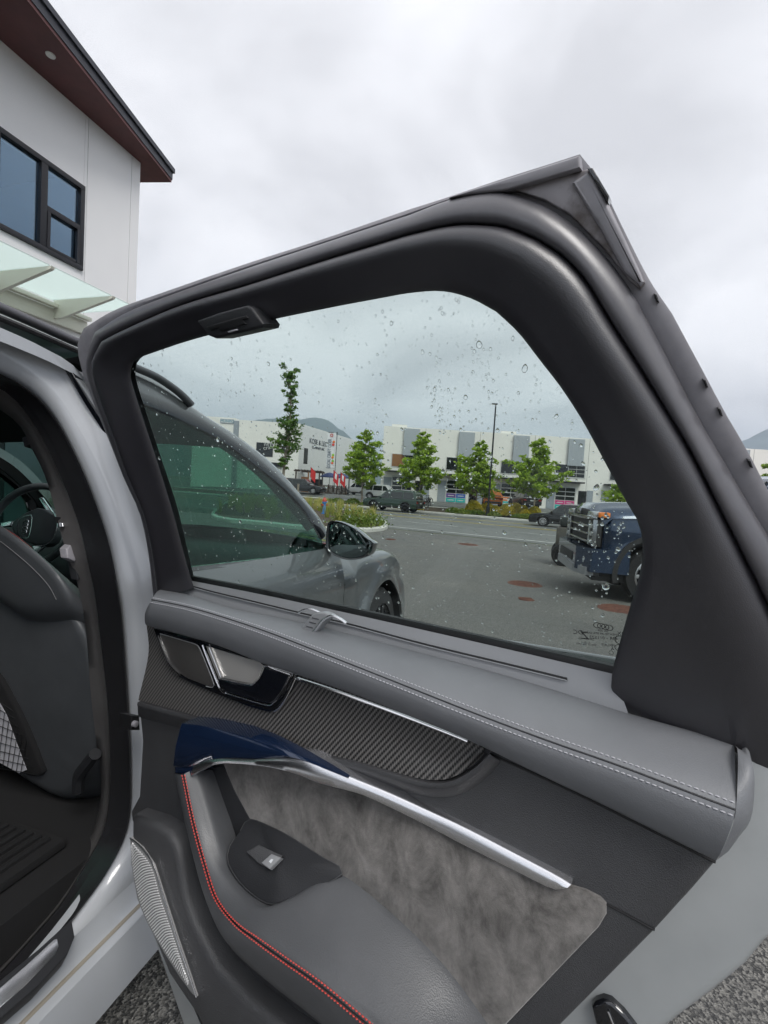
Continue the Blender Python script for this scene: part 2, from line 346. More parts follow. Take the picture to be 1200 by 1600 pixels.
def nb(x, y, off=0):                                         # pixel -> (along wall, depth, height) on the wall face
    d = wray(x, y); p0 = BO - by*off; t = (p0-CAM).dot(by)/d.dot(by); return MBI @ (CAM+d*t)
def nz_(x, y, z): d = wray(x, y); return MBI @ (CAM+d*((z+BO.z-CAM_Z)/d.z))
bld = empty('showroom_building', M=MBL); tag(bld, 'white two storey building with dark red roof overhang and glass canopy', 'building')
ZS = nb(219, 254).z; wt, wb = nb(132, 293), nb(126, 423); wq = (wt.x+wb.x)/2; zt_, zb_ = wt.z, wb.z; LEN = 16.
def wb_(name, m, x0, x1, y0, y1, z0, z1, parent=bld, bev=0, sm=False): return MB().box(((x0+x1)/2, (y0+y1)/2, (z0+z1)/2), (abs(x1-x0), abs(y1-y0), abs(z1-z0)), bev=bev).build(name, m, parent, sm or bev > 0)
j1 = nb(139, 200).x; j2 = nb(205, 300).x; g_ = .012
for a, b in ((0, j2), (j2+g_, j1), (j1+g_, wq)) if wq > j1 else ((0, j2), (j2+g_, wq)): wb_('wall_panel', M_white, a, b, 0, .3, 0, ZS)
if wq > j1: pass
wb_('wall_panel', M_white, wq+.004, LEN, 0, .3, zt_, ZS); wb_('wall_panel', M_white, wq+.004, LEN, 0, .3, 2.6, zb_)
wb_('end_wall', M_white, .0, .3, .304, 14, 0, ZS); wb_('back_wall', M_white, .304, LEN, 13.7, 14, 0, ZS)
wb_('room_floor', M_cab0 if False else mat('room_grey', (.06, .065, .07), .8), .31, LEN, .31, 8, zb_-.3, zb_-.2); wb_('room_back', mat('room_back', (.16, .21, .25), .9), .31, LEN, 7.6, 7.7, zb_-.2, ZS)
wb_('room_ceiling', mat('room_ceiling', (.20, .22, .24), .9), .31, LEN, .31, 8, ZS-.25, ZS-.1)
for k in range(4):
    wb_('ceiling_tube', emit('tube_light', (.95, .98, .92), 2.2), wq+.5+k*2.3, wq+2.0+k*2.3, 2.2, 2.26, zt_-.10, zt_-.05)
# storey below: dark shop front
wb_('shop_front', M_blk, .6, LEN, .06, .30, 0, 2.6)
for k in range(7):
    wb_('shop_pane', mat('shop_glass', (.05, .07, .08), .05, 0, .8), .7+k*2.1, 2.7+k*2.1, .04, .058, .1, 2.5)
# upper window band
fw = .09
def fbar(x0, x1, z0, z1): return wb_('window_frame', M_blk, x0, x1, -.05, .12, z0, z1, bev=.006)
fbar(wq, LEN, zt_-fw, zt_); fbar(wq, LEN, zb_, zb_+fw); fbar(wq, wq+fw, zb_+fw+.002, zt_-fw-.002)
m1 = nb(66, 320).x; pan = m1-wq; k = 0
while wq+pan*(k+1) < LEN-.2:
    x_ = wq+pan*(k+1); fbar(x_-fw*.7, x_+fw*.7, zb_+fw+.002, zt_-fw-.002)
    x0_ = wq+fw if k == 0 else wq+pan*k+fw*.7
    if k % 2 == 0:
        zm = (nb(100, 343).z); fbar(x0_+.002, x_-fw*.7-.002, zm-fw*.55, zm+fw*.55)
        for a, b in ((zb_+fw, zm-fw*.55), (zm+fw*.55, zt_-fw)): wb_('window_pane', M_wglass, x0_+.004, x_-fw*.7-.004, .02, .03, a+.004, b-.004)
        MB().box(((x0_+x_)/2, -.03, zb_+fw+.02), (x_-x0_-.15, .05, .05), bev=.005).build('opening_sash', M_blk, bld)
        wb_('opening_sash', M_blk, x0_+.003, x0_+.06, -.06, -.0, zb_+fw+.003, zm-fw*.55-.003); wb_('opening_sash', M_blk, x_-fw*.7-.06, x_-fw*.7-.003, -.06, -.0, zb_+fw+.003, zm-fw*.55-.003)
    else: wb_('window_pane', M_wglass, x0_+.004, x_-fw*.7-.004, .02, .03, zb_+fw+.004, zt_-fw-.004)
    k += 1
# roof with tapering overhang: soffit, fascia with a second drip edge
o1, o2 = nz_(268, 285, ZS), nz_(42, 0, ZS); dd = (o2-o1); o3 = o1+dd*2.2
e1_ = nz_(150, 285.5, ZS)
rp_ = [Vector((p.x, p.y, ZS)) for p in (o1, o3, Vector((o3.x, 10, ZS)), Vector((e1_.x, 10, ZS)), e1_)]
MB().prism(rp_, (0, 0, .06), 0).build('soffit', M_soff, bld, False)
def exp_(P, a): c_ = sum(P, Vector())/len(P); return [p+(p-c_).normalized()*a for p in P]
MB().prism([p+Vector((0, 0, .062)) for p in exp_(rp_, .02)], (0, 0, .16), 0).build('fascia', M_fasc, bld, False)
MB().prism([p+Vector((0, 0, .224)) for p in exp_(rp_, .07)], (0, 0, .10), 0).build('roof_edge', M_fasc, bld, False)
for x, y in ((79, 86), (-20, -30)):
    q = nz_(x, y, ZS); MB().lathe([(0, -.005), (.05, -.006), (.07, -.012), (.075, 0)], q, (0, 0, 1), 20).build('downlight', mat('downlight_white', (.8, .8, .78), .4), bld)
# glass canopy on cream steel arms
zc_ = nb(93, 475).z; oa, ob = nz_(206, 479, zc_+.02), nz_(0, 372, zc_+.02)
CW = max(.7, -((oa.y+ob.y)/2)); b2 = nz_(172, 463, zc_); b1_ = nz_(80, 416, zc_); stp = b1_.x-b2.x; xs0 = b2.x
wb_('canopy_beam', M_cream, xs0-stp*.6, LEN, -.10, -.004, zc_-.42, zc_-.16, bev=.01); wb_('canopy_flange', M_cream, xs0-stp*.6, LEN, -.22, -.104, zc_-.16, zc_-.09, bev=.01)
k = -1
while xs0+stp*(k+1) < LEN:
    a = xs0+stp*k+.012; b = xs0+stp*(k+1)-.012
    if k == -1: a = xs0-stp*.55
    wb_('canopy_pane', M_cglass, a, b, -CW, -.02, zc_, zc_+.018); 
    x_ = xs0+stp*(k+1); MB().prism([Vector((x_-.03, -CW-.06, zc_-.01)), Vector((x_-.03, -CW-.04, zc_-.05)), Vector((x_-.03, -.30, zc_-.34)), Vector((x_-.03, -.10, zc_-.34)), Vector((x_-.03, -.10, zc_-.01))], (.06, 0, 0), 0).build('canopy_arm', M_cream, bld, False)
    MB().lathe([(.0, .03), (.02, .03), (.02, .0)], (x_-.2, -CW*.55, zc_-.02), (0, 0, 1), 10).build('glass_bolt', M_alu0 if False else mat('steel_bolt', (.6, .6, .6), .3, .8), bld)
    k += 1

# ================================================================== BUILDINGS ACROSS THE ROAD
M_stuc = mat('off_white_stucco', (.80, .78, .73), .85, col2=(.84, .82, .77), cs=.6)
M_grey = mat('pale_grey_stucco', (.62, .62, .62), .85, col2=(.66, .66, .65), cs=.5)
M_win = mat('dark_shop_window', (.010, .012, .014), .08, 0, .6)
M_corr = mat('corrugated_steel', (.46, .49, .52), .45, .2)
M_cpan = mat('blue_grey_cladding', (.30, .33, .36), .6)
FY = 52.0
def fac(x, y): p = WY(x, y, FY); return p.x, p.z
fb = empty('warehouse_units', loc=(fac(595, 720)[0], FY, .0)); tag(fb, 'long off white row of units with roller doors behind the row of trees', 'building')
X0 = fac(597, 720)[0]; XL = fac(597, 720)[0]; XR = 62.; ZT = fac(597, 665)[1]; ox = fb.location.x
def fbx(name, m, x0, x1, d0, d1, z0, z1, parent=fb, bev=0): return MB().box(((x0+x1)/2-ox, (d0+d1)/2, (z0+z1)/2), (abs(x1-x0), abs(d1-d0), abs(z1-z0)), bev=bev).build(name, m, parent, bev > 0)
fbx('wall', M_stuc, XL, XR, 0, 24, -1.2, ZT)
# parapet steps and tilt-up panel joints
bay = 85*FY/FPX; x1st = fac(641, 700)[0]
for k in range(9):
    xb = x1st+bay*k
    cp = fbx('steel_screen', M_corr, xb-.78, xb+.95, -.30, -.02, fac(650, 714)[1]+.1, fac(650, 672)[1]+.1)
    for q in range(12): fbx('screen_rib', M_corr, xb-.74+q*.145, xb-.70+q*.145, -.335, -.302, fac(650, 714)[1]+.15, fac(650, 672)[1]+.05, cp)
    fbx('panel_joint', mat('joint_grey', (.35, .35, .33), .9) if k == 0 else bpy.data.materials['joint_grey'], xb+1.6, xb+1.64, -.012, .01, 0, ZT-.02)
    if k % 2 == 0: fbx('parapet', M_stuc, xb-2.2, xb-.5, .2, .5, ZT+.002, ZT+.28)
    # upper windows
    zw0, zw1 = fac(690, 733)[1], fac(690, 714)[1]; x0_, x1_ = xb-1.95, xb+1.35
    f_ = fbx('upper_window', M_wht2 if False else mat('white_frame', (.62, .62, .60), .5) if k == 0 else bpy.data.materials['white_frame'], x0_-.08, x1_+.08, -.05, -.004, zw0-.08, zw1+.08)
    n_ = 1
    fbx('pane', M_win if k else mat('boarded_orange', (.26, .12, .045), .7), x0_, x0_+1.35, -.065, -.052, zw0, zw1, f_)
    for a in range(2):
        for b in range(3): fbx('pane', M_win, x0_+1.42+a*.93, x0_+1.42+a*.93+.88, -.065, -.052, zw0+b*(zw1-zw0)/3+.03, zw0+(b+1)*(zw1-zw0)/3-.03, f_)
    # canopy, entrance door, roller door with panes
    zca = fac(892, 760)[1]+.35; fbx('entrance_canopy', M_blk, xb-2.6, xb+1.0, -1.1, -.006, zca, zca+.16, bev=.02)
    zg = 2.55; xg = xb-1.75
    rd = fbx('roller_door', bpy.data.materials['white_frame'], xg-.08, xg+2.28, -.05, -.004, .02, zg+.1)
    for a in range(2):
        for b in range(5):
            colr = None
            if b < 2: continue
            fbx('pane', M_win, xg+a*1.1, xg+a*1.1+1.04, -.065, -.052, .06+b*.5, .06+b*.5+.40, rd)
    PC = {0: [(.02, .42, .40), (.55, .10, .04)], 1: [(.13, .06, .26), (.02, .44, .42)], 2: [(.70, .18, .04), (.02, .44, .42)], 3: [(.62, .04, .22), (.02, .44, .42)]}
    for a in range(2):
        for b in range(2):
            cl_ = PC[k % 4][(b+1) % 2] if not (k == 1 and a == 1 and b == 1) else (.04, .12, .42)
            nm_ = 'poster_%.2f_%.2f' % (cl_[0], cl_[1]); mm = bpy.data.materials.get(nm_) or mat(nm_, cl_, .6)
            po_ = fbx('poster', mm, xg+a*1.1, xg+a*1.1+1.04, -.07, -.052, .06+b*.5, .06+b*.5+.44, rd)
            fbx('poster_print', bpy.data.materials['white_frame'], xg+a*1.1+.18, xg+a*1.1+.86, -.074, -.0705, .06+b*.5+.17, .06+b*.5+.26, po_)
    fbx('cladding', M_cpan, xg-1.0, xg-.12, -.04, -.004, .0, 2.4); 
    d_ = fbx('entrance_door', M_blk, xg+2.55, xg+3.45, -.05, -.004, .0, 2.2); fbx('door_pane', M_win, xg+2.68, xg+3.32, -.062, -.052, .5, 2.05, d_)
    fbx('cladding', M_cpan, xg+3.5, xg+4.2, -.04, -.004, .0, 2.3)
# left building with signs
LY = 61.0; cpt = WY(469, 662, LY); lft = WY(374, 656, LY); hT = cpt.z; endp = WY(575, 700, 84)
lb = empty('brewery_building', loc=(cpt.x, LY, 0)); tag(lb, 'pale building with black square windows beyond the tall thin tree', 'building')
def lbx(name, m, x0, x1, d0, d1, z0, z1, parent=lb, bev=0): return MB().box(((x0+x1)/2-cpt.x, (d0+d1)/2, (z0+z1)/2), (abs(x1-x0), abs(d1-d0), abs(z1-z0)), bev=bev).build(name, m, parent, bev > 0)
ed = Vector((endp.x-cpt.x, endp.y-LY, 0)); el_ = ed.length; ed.normalize(); en = Vector((ed.y, -ed.x, 0))
def lp(x, y): p = WY(x, y, LY); return p.x, p.z
MB().prism([Vector((lft.x-cpt.x, 0, -1)), Vector((0, 0, -1)), Vector((ed.x*el_, ed.y*el_, -1)), Vector((lft.x-cpt.x, ed.y*el_, -1))], (0, 0, hT+1), 0).build('wall', M_stuc, lb, False)
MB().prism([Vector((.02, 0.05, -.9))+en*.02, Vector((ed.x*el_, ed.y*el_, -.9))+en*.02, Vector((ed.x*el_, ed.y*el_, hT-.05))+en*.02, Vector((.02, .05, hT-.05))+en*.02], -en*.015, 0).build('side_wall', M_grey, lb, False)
wb2 = lbx('tower_wall', M_stuc, lp(300, 650)[0], lp(367, 650)[0], .4, 12, -1, hT+.25); lbx('tower_cladding', M_cpan, lp(364, 660)[0], lp(374, 660)[0], .3, 5, -1, hT-.1)
sg_ = lbx('sign_board', M_cpan, lp(343, 655)[0], lp(364, 655)[0], .33, .398, lp(350, 661)[1], lp(350, 654)[1]); lbx('sign_face', mat('sign_pale', (.62, .64, .64), .6), lp(344, 655)[0], lp(363, 655)[0], .31, .328, lp(350, 660)[1], lp(350, 655)[1], sg_)
text('sign_lettering', 'MUNRO', .5, mat('sign_teal', (.05, .22, .30), .5), Matrix.Translation((lp(354, 657)[0]-cpt.x, .30, lp(354, 657.6)[1])) @ Matrix.Rotation(R(90), 4, 'X'), sg_, .004)
def lwin(x0, y0, x1, y1, nx, nz2, white=None):
    a, zt2 = lp(x0, y0); b, zb2 = lp(x1, y1); f_ = lbx('window', M_blk, a, b, -.05, -.004, zb2, zt2)
    for i in range(nx):
        for j in range(nz2):
            lbx('pane', M_win, a+(b-a)*i/nx+.05, a+(b-a)*(i+1)/nx-.05, -.062, -.052, zb2+(zt2-zb2)*j/nz2+.05, zb2+(zt2-zb2)*(j+1)/nz2-.05, f_)
    return f_, a, b, zb2, zt2
f_, a, b, z0_, z1_ = lwin(401, 691, 426, 714, 2, 2)
for k, (s_, dz_) in enumerate((('new', .45), ('craft', -.05))): text('window_lettering', s_, .75, M_wht, Matrix.Translation((a*.28+b*.72-cpt.x, -.07, (z0_+z1_)/2+.35+dz_)) @ Matrix.Rotation(R(90), 4, 'X') @ Matrix.Rotation(R(12), 4, 'Z'), f_, .004)
lbx('window', M_blk, lp(419, 722)[0], lp(443, 722)[0], -.4, -.004, lp(430, 729)[1], lp(430, 723)[1])
lwin(441, 692, 447, 706, 1, 2)
# side wall: sign letters, window, terrace
def sw_(u, z, off=.03): return Vector((ed.x*el_*u, ed.y*el_*u, z))+en*off
MS = Matrix(((ed.x, 0, en.x, 0), (ed.y, 0, en.y, 0), (0, 1, 0, 0), (0, 0, 0, 1)))
for s_, sz, z in (('KOSE & LEO', 1.0, hT-1.9), ('COMPANY INC', .55, hT-2.7)):
    text('wall_lettering', s_, sz, mat('letter_dark', (.06, .065, .08), .5), Matrix.Translation(sw_(.22, z, .04)) @ MS, lb, .03)
wv = MB().prism([sw_(.055, hT*.42), sw_(.10, hT*.42), sw_(.10, hT*.66), sw_(.055, hT*.66)], -en*.012, 0).build('side_window', M_win, lb, False)
# ================================================================== ISLAND, PLANTING, STREET FURNITURE
def leafmat(name, c1, c2, sc_=3):
    m = bpy.data.materials.new(name); m.use_nodes = True; t = m.node_tree; p = t.nodes['Principled BSDF']; p.inputs['Roughness'].default_value = .5
    n = N(t, 'ShaderNodeTexNoise'); n.inputs['Scale'].default_value = sc_; c = N(t, 'ShaderNodeTexCoord'); t.links.new(c.outputs['Object'], n.inputs['Vector']); n.inputs['Detail'].default_value = 3
    r = N(t, 'ShaderNodeValToRGB'); t.links.new(n.outputs[0], r.inputs[0]); r.color_ramp.elements[0].position = .35; r.color_ramp.elements[1].position = .68; r.color_ramp.elements[0].color = (*c1, 1); r.color_ramp.elements[1].color = (*c2, 1)
    t.links.new(r.outputs[0], p.inputs['Base Color']); tr = N(t, 'ShaderNodeBsdfTranslucent'); t.links.new(r.outputs[0], tr.inputs[0]); ms = N(t, 'ShaderNodeMixShader'); ms.inputs[0].default_value = .35
    t.links.new(p.outputs[0], ms.inputs[1]); t.links.new(tr.outputs[0], ms.inputs[2]); t.links.new(ms.outputs[0], t.nodes['Material Output'].inputs[0]); return m
M_leaf = leafmat('maple_leaf', (.18, .30, .02), (.42, .56, .05), 1.6); M_leafd = leafmat('columnar_leaf', (.06, .14, .022), (.17, .29, .045), 2.5)
M_hedge = leafmat('gold_green_shrub', (.30, .27, .02), (.60, .48, .03), 1.2); M_hedgeg = leafmat('green_shrub', (.10, .17, .02), (.22, .27, .04), 1.5)
M_grass = leafmat('ornamental_grass', (.28, .34, .05), (.62, .52, .20), 2.0); M_bark = mat('pale_bark', (.20, .165, .13), .9, col2=(.30, .26, .21), cs=6)
def leaf(mb, p, s_, r_):
    a = Vector((r_.gauss(0, 1), r_.gauss(0, 1), r_.gauss(0, .7))).normalized(); b = a.orthogonal().normalized(); b = (b*math.cos(r_.random()*6.28)+a.cross(b)*math.sin(r_.random()*6.28)).normalized()
    mb.add([p-a*s_*.55, p+b*s_*.32, p+a*s_*.6, p-b*s_*.32], [(0, 1, 2, 3)])
def tree(name, label, loc, h, wdt, seed, m, tr_h=.25, shape='maple', nl=2600, ls=.22, lean=0, group=None):
    r_ = random.Random(seed); root = empty(name, loc=loc); tk = MB(); lv = MB(); tips = []
    tp = [Vector((0, 0, -.3))]
    for k in range(1, 9): tp.append(Vector((tp[-1].x+r_.gauss(0, .008)*h+lean*h/8, tp[-1].y+r_.gauss(0, .008)*h, h*.94*k/8)))
    R0 = h*.0125; tk.tube(crom(tp, 14), [R0*(1-.85*k/13) for k in range(14)], 7)
    nb_ = 30 if shape == 'maple' else 60
    for k in range(nb_):
        f_ = tr_h+(1-tr_h)*(k+r_.random())/nb_*.97; z = h*.94*f_; i = min(7, int(f_*8)); base_ = tp[i].lerp(tp[i+1], f_*8-i)
        u_ = (f_-tr_h)/(1-tr_h)
        if shape == 'maple': L = wdt*.5*(1-u_)**.75*(.35+.65*min(1, u_*5+.45))*r_.uniform(.65, 1.15)+.12
        else: L = wdt*.5*r_.choice((.5, .8, 1.0, 1.1))*(.85+.35*math.sin(u_*8+seed))*(1 if u_ < .85 else .7)
        az = k*2.4+r_.uniform(-.5, .5); up_ = r_.uniform(.45, .9) if shape == 'maple' else r_.uniform(.6, 1.6); d = Vector((math.cos(az), math.sin(az), up_)).normalized()
        e_ = base_+d*L*1.15; mid = base_.lerp(e_, .5)+Vector((0, 0, -L*.04)); tk.tube([base_, mid, e_], [R0*.35*(1-u_*.6), R0*.2, R0*.06], 5, cap=False)
        tips.append((base_, mid, e_, L))
    tot = sum(q[3] for q in tips)
    for b_, m_, e_, L in tips:
        n_ = int(nl*L/tot)
        # several leafy sprays on each limb
        sp_ = [b_.lerp(e_, r_.uniform(.30, 1.05))+Vector((r_.gauss(0, .16), r_.gauss(0, .16), r_.gauss(0, .08)))*L for _ in range(max(2, int(L*5)))]
        for _ in range(n_):
            c_ = r_.choice(sp_); q = c_+Vector((r_.gauss(0, .16), r_.gauss(0, .16), r_.gauss(0, .075)))*(min(L, 1.4)*.8+.15)
            leaf(lv, q, ls*r_.uniform(.6, 1.25), r_)
    tk.build('trunk', M_bark, root, True, 60); lv.build('crown', m, root, False)
    return tag(root, label, 'tree', group)
# near island with long grasses
ip_ = [G(606, 824), G(600, 816), G(575, 806), G(545, 797), G(480, 786), G(380, 780), G(330, 806), G(420, 822), G(500, 830), G(560, 832), G(596, 830)]
isl = crom(ip_, 60, closed=True); ci = sum(isl, Vector())/60
def ring_(s_, dz): return [Vector((ci.x+(p.x-ci.x)*s_, ci.y+(p.y-ci.y)*s_, gz(p.x, p.y)+dz)) for p in isl]
tag(MB().grid([ring_(1, -.05), ring_(1, .12), ring_(.995, .15), ring_(.975, .15), ring_(.972, .08)], closed=True).build('island_kerb', M_conc, None, True, 30), kind='structure')
o = MB(); rr_ = ring_(.974, .10); o.grid([rr_, [ci+Vector((0, 0, .15))]*60], closed=True); tag(o.build('island_bed', M_soil), kind='structure')
gr = MB(); r_ = random.Random(5)
for c_ in range(150):
    k = r_.randrange(60); s_ = r_.random()**.5*.94; p = isl[k]; b0 = Vector((ci.x+(p.x-ci.x)*s_, ci.y+(p.y-ci.y)*s_, 0)); b0.z = gz(b0.x, b0.y)+.12; hh = r_.uniform(.45, .95)
    for _ in range(44):
        a = r_.uniform(0, 6.28); sp_ = r_.uniform(.05, .6); d = Vector((math.cos(a), math.sin(a), 0)); s0 = b0+d*r_.uniform(0, .12); h_ = hh*r_.uniform(.6, 1.1); w_ = .012; sd_ = Vector((-d.y, d.x, 0))*w_
        m_ = s0+d*sp_*.3*h_+Vector((0, 0, h_*.65)); e_ = s0+d*sp_*h_*.8+Vector((0, 0, h_*(1-.35*sp_)))
        gr.add([s0-sd_, s0+sd_, m_+sd_*.8, m_-sd_*.8, e_], [(0, 1, 2, 3), (3, 2, 4)])
tag(gr.build('island_grass', M_grass, None, False), 'tall yellow green ornamental grass on the planted island', 'grass', kind='stuff')
gr = MB()
for (px_, py_, rad_) in ((560, 828, .9), (585, 825, .7), (540, 826, .8)):
    c0 = G(px_, py_); c0.z += .3
    for _ in range(700): leaf(gr, c0+Vector((r_.gauss(0, .4), r_.gauss(0, .4), abs(r_.gauss(0, .28))-.15))*rad_, .10*r_.uniform(.6, 1.3), r_)
tag(gr.build('island_shrubs', M_hedgeg, None, False), 'low bright green ground cover at the island end', 'shrub', kind='stuff')
# hydrant on the island
hp = W(506, 800, 27); hp.z = gz(hp.x, hp.y)+.12; hy = empty('fire_hydrant', loc=hp); tag(hy, 'small blue and red fire hydrant in the tall grass', 'hydrant')
MB().lathe([(.16, 0), (.16, .05), (.11, .06), (.105, .62), (.14, .64), (.14, .70), (.10, .72)], (0, 0, 0), (0, 0, 1), 16).build('barrel', mat('hydrant_blue', (.05, .22, .55), .4), hy)
MB().lathe([(.135, .72), (.13, .80), (.09, .90), (.03, .94), (.03, .99), (0, 1.0)], (0, 0, .0), (0, 0, 1), 16).build('bonnet', mat('hydrant_red', (.50, .07, .04), .4), hy)
for a in (0, 2.1, 4.2): MB().lathe([(.05, .0), (.05, .10), (.065, .10), (.065, .15), (0, .15)], (math.cos(a)*.09, math.sin(a)*.09, .52), (math.cos(a), math.sin(a), 0), 10).build('outlet', bpy.data.materials['hydrant_red'], hy)
# post beside the dark SUV
pp_ = W(466, 760, 44); pp_.z = gz(pp_.x, pp_.y); po_ = empty('wooden_post', loc=pp_); tag(po_, 'slim grey brown post in front of the black SUV', 'post')
MB().box((0, 0, .8), (.18, .18, 2.0), bev=.02).build('shaft', M_bark, po_); MB().box((0, 0, 1.83), (.22, .22, .06), bev=.01).build('cap', M_bark, po_)
# hedges: gold and green low shrubs in the bed along the far kerb
def hedge(name, label, m, t0, t1, n0, n1, h_, nl, seed, ls=.13):
    g = MB(); r_ = random.Random(seed); cs = [(r_.uniform(t0, t1), r_.uniform(n0, n1), h_*r_.uniform(.6, 1.1), r_.uniform(.5, .9)) for _ in range(int((t1-t0)*1.7))]
    for _ in range(nl):
        t_, n_, hh, w_ = r_.choice(cs); a = r_.uniform(0, 6.28); e_ = r_.random()**.5; zz = hh*math.sqrt(max(0, 1-(e_*.95)**2))*r_.uniform(.55, 1.05)
        leaf(g, tn(t_+math.cos(a)*e_*w_, n_+math.sin(a)*e_*w_, zz+.1), ls*r_.uniform(.7, 1.3), r_)
    return tag(g.build(name, m, None, False), label, 'hedge', kind='stuff')
tt = lambda x, y: (G(x, y)-Vector((0, 0, 0))).dot(RU)
t_a = tt(600, 806); t_b = tt(845, 822)
hedge('gold_hedge', 'long gold green hedge along the far kerb under the trees', M_hedge, t_a+1, t_b-1.2, 40.7, 42.6, 1.15, 17000, 3)
hedge('green_hedge', 'low dark green planting in front of the gold hedge', M_hedgeg, t_a+1, t_b-.6, 39.6, 40.6, .5, 9000, 4)
hedge('green_hedge', 'low dull green planting along the kerb left of the green SUV', M_hedgeg, tt(470, 787), tt(545, 795), 39.6, 42.4, .45, 5000, 6)
hedge('gold_hedge', 'long gold green hedge beyond the blue pickup', M_hedge, t_b+2, t_b+26, 40.6, 42.6, .9, 7000, 8)
pS = G(572, 790); sh = empty('gold_shrub', loc=tn(tt(570, 800), 40.6)); gm = MB(); r_ = random.Random(9)
for _ in range(1500):
    v = Vector((r_.gauss(0, 1), r_.gauss(0, 1), r_.gauss(0, 1))).normalized()*r_.uniform(.6, 1); leaf(gm, Vector((v.x*1.35, v.y*.9, abs(v.z)*1.25+.15)), .17*r_.uniform(.7, 1.2), r_)
gm.build('foliage', M_hedge, sh, False); MB().tube([(0, 0, -.1), (.02, 0, .5)], .05, 6).build('stem', M_bark, sh); tag(sh, 'round golden shrub at the nose of the green SUV', 'shrub')
# trees
def tree_at(x, dn, **kw): 
    p = WY(x, 790, 40); t0 = 0; d = Vector((wray(x, 790).x, wray(x, 790).y, 0)); k = dn/d.dot(RN); q = d*k; return Vector((q.x, q.y, gz(q.x, q.y)))
def ht(x, ytop, p): return (W(x, ytop, p.y).z-p.z)
GT = 'young maples along the far kerb'
for i, (x, xt, yt, wd, sd, lab) in enumerate(((564, 566, 663, 4.6, 21, 'leafy maple left of the green SUV, before the mountain'), (650, 655, 666, 4.3, 22, 'leafy maple rising directly behind the green SUV'), (741, 743, 681, 4.0, 23, 'airy maple with pale trunk just left of the lamp post'), (834, 848, 676, 4.7, 24, 'bright dense maple to the right of the lamp post'), (985, 985, 745, 4.2, 25, 'maple half hidden by the open door frame, above the pickup bonnet'), (1215, 1215, 700, 4.0, 26, 'maple at the right photo edge beyond the door'))):
    p = tree_at(x, 41.7); tree('maple_tree', lab, p, ht(xt, yt, p), wd, sd, M_leaf, .20, 'maple', 8500, .26, 0, GT)
p = W(441, 770, 24); p.z = gz(p.x, p.y)+.1
tree('columnar_tree', 'tall thin young tree rising above the front door of the car', p, ht(466, 564, p), 1.35, 31, M_leafd, .30, 'col', 3300, .15, lean=.02)
# lamp post
q = tree_at(763, 39.8); lamp = empty('lamp_post', loc=q); H_ = ht(775, 632, q); tag(lamp, 'tall slim black lamp post between the two right-hand maples', 'street lamp')
M_pole = mat('black_pole', (.02, .021, .023), .4, .3)
MB().lathe([(.16, -.1), (.16, .9), (.10, .95), (.085, 1.2), (.06, H_-.1), (0, H_-.1)], (0, 0, 0), (0, 0, 1), 14).build('pole', M_pole, lamp)
MB().box((-.10, 0, H_-.05), (.50, .22, .09), bev=.03).build('lamp_head', M_pole, lamp); MB().box((-.18, 0, H_-.10), (.28, .16, .02)).build('lens', mat('lamp_lens', (.6, .6, .58), .3), lamp, False)
MB().lathe([(.24, -.1), (.24, .12), (.16, .14)], (0, 0, 0), (0, 0, 1), 14).build('footing', M_conc, lamp)
# street banner on a pole
bp0 = W(513, 775, 58); bp0.z = gz(bp0.x, bp0.y); bn = empty('banner_flag', loc=bp0); tag(bn, 'tall white vertical banner reading LOCAL CRAFT CIDER with fruit pictures', 'banner')
zt1 = W(513, 676, 58).z-bp0.z; zb1 = W(513, 731, 58).z-bp0.z; bw_ = 1.05
MB().tube([(.66, 0, 0), (.66, 0, zt1+.1)], .04, 8).build('pole', M_pole, bn)
pn = MB().grid([[Vector((-bw_/2+bw_*i/8, .03*math.sin(i*.8+j*.4), zb1+(zt1-zb1)*j/14)) for i in range(9)] for j in range(15)]).build('cloth', mat('banner_white', (.72, .72, .74), .7), bn)
MB().tube([(-bw_/2, 0, zt1), (.66, 0, zt1)], .025, 6).build('top_arm', M_pole, bn); MB().tube([(-bw_/2, 0, zb1), (.66, 0, zb1)], .025, 6).build('bottom_arm', M_pole, bn)
text('lettering', 'LOCAL CRAFT CIDER', .62, mat('banner_ink', (.03, .06, .10), .6), Matrix.Translation((-.16, -.06, (zb1+zt1)/2-.45)) @ Matrix.Rotation(R(90), 4, 'X') @ Matrix.Rotation(R(90), 4, 'Z'), pn, .003, sx=.62)
for k, (zz, cl_) in enumerate(((.14, (.75, .12, .05)), (.20, (.20, .45, .05)), (.30, (.80, .25, .02)), (.37, (.30, .55, .06)), (.66, (.72, .06, .05)), (.74, (.80, .20, .03)))):
    MB().lathe([(0, -.02), (.10, -.018), (.15, -.01), (.16, 0)], (.26+.05*(k % 2), -.05, zb1+(zt1-zb1)*zz), (0, 1, 0), 14).build('fruit_print', mat('fruit_%d' % k, cl_, .6), pn)
MB().lathe([(.12, -.01), (.19, -.012), (.20, 0)], (0, -.05, zb1+(zt1-zb1)*.92), (0, 1, 0), 18).build('round_emblem', mat('emblem_red', (.6, .08, .06), .6), pn)
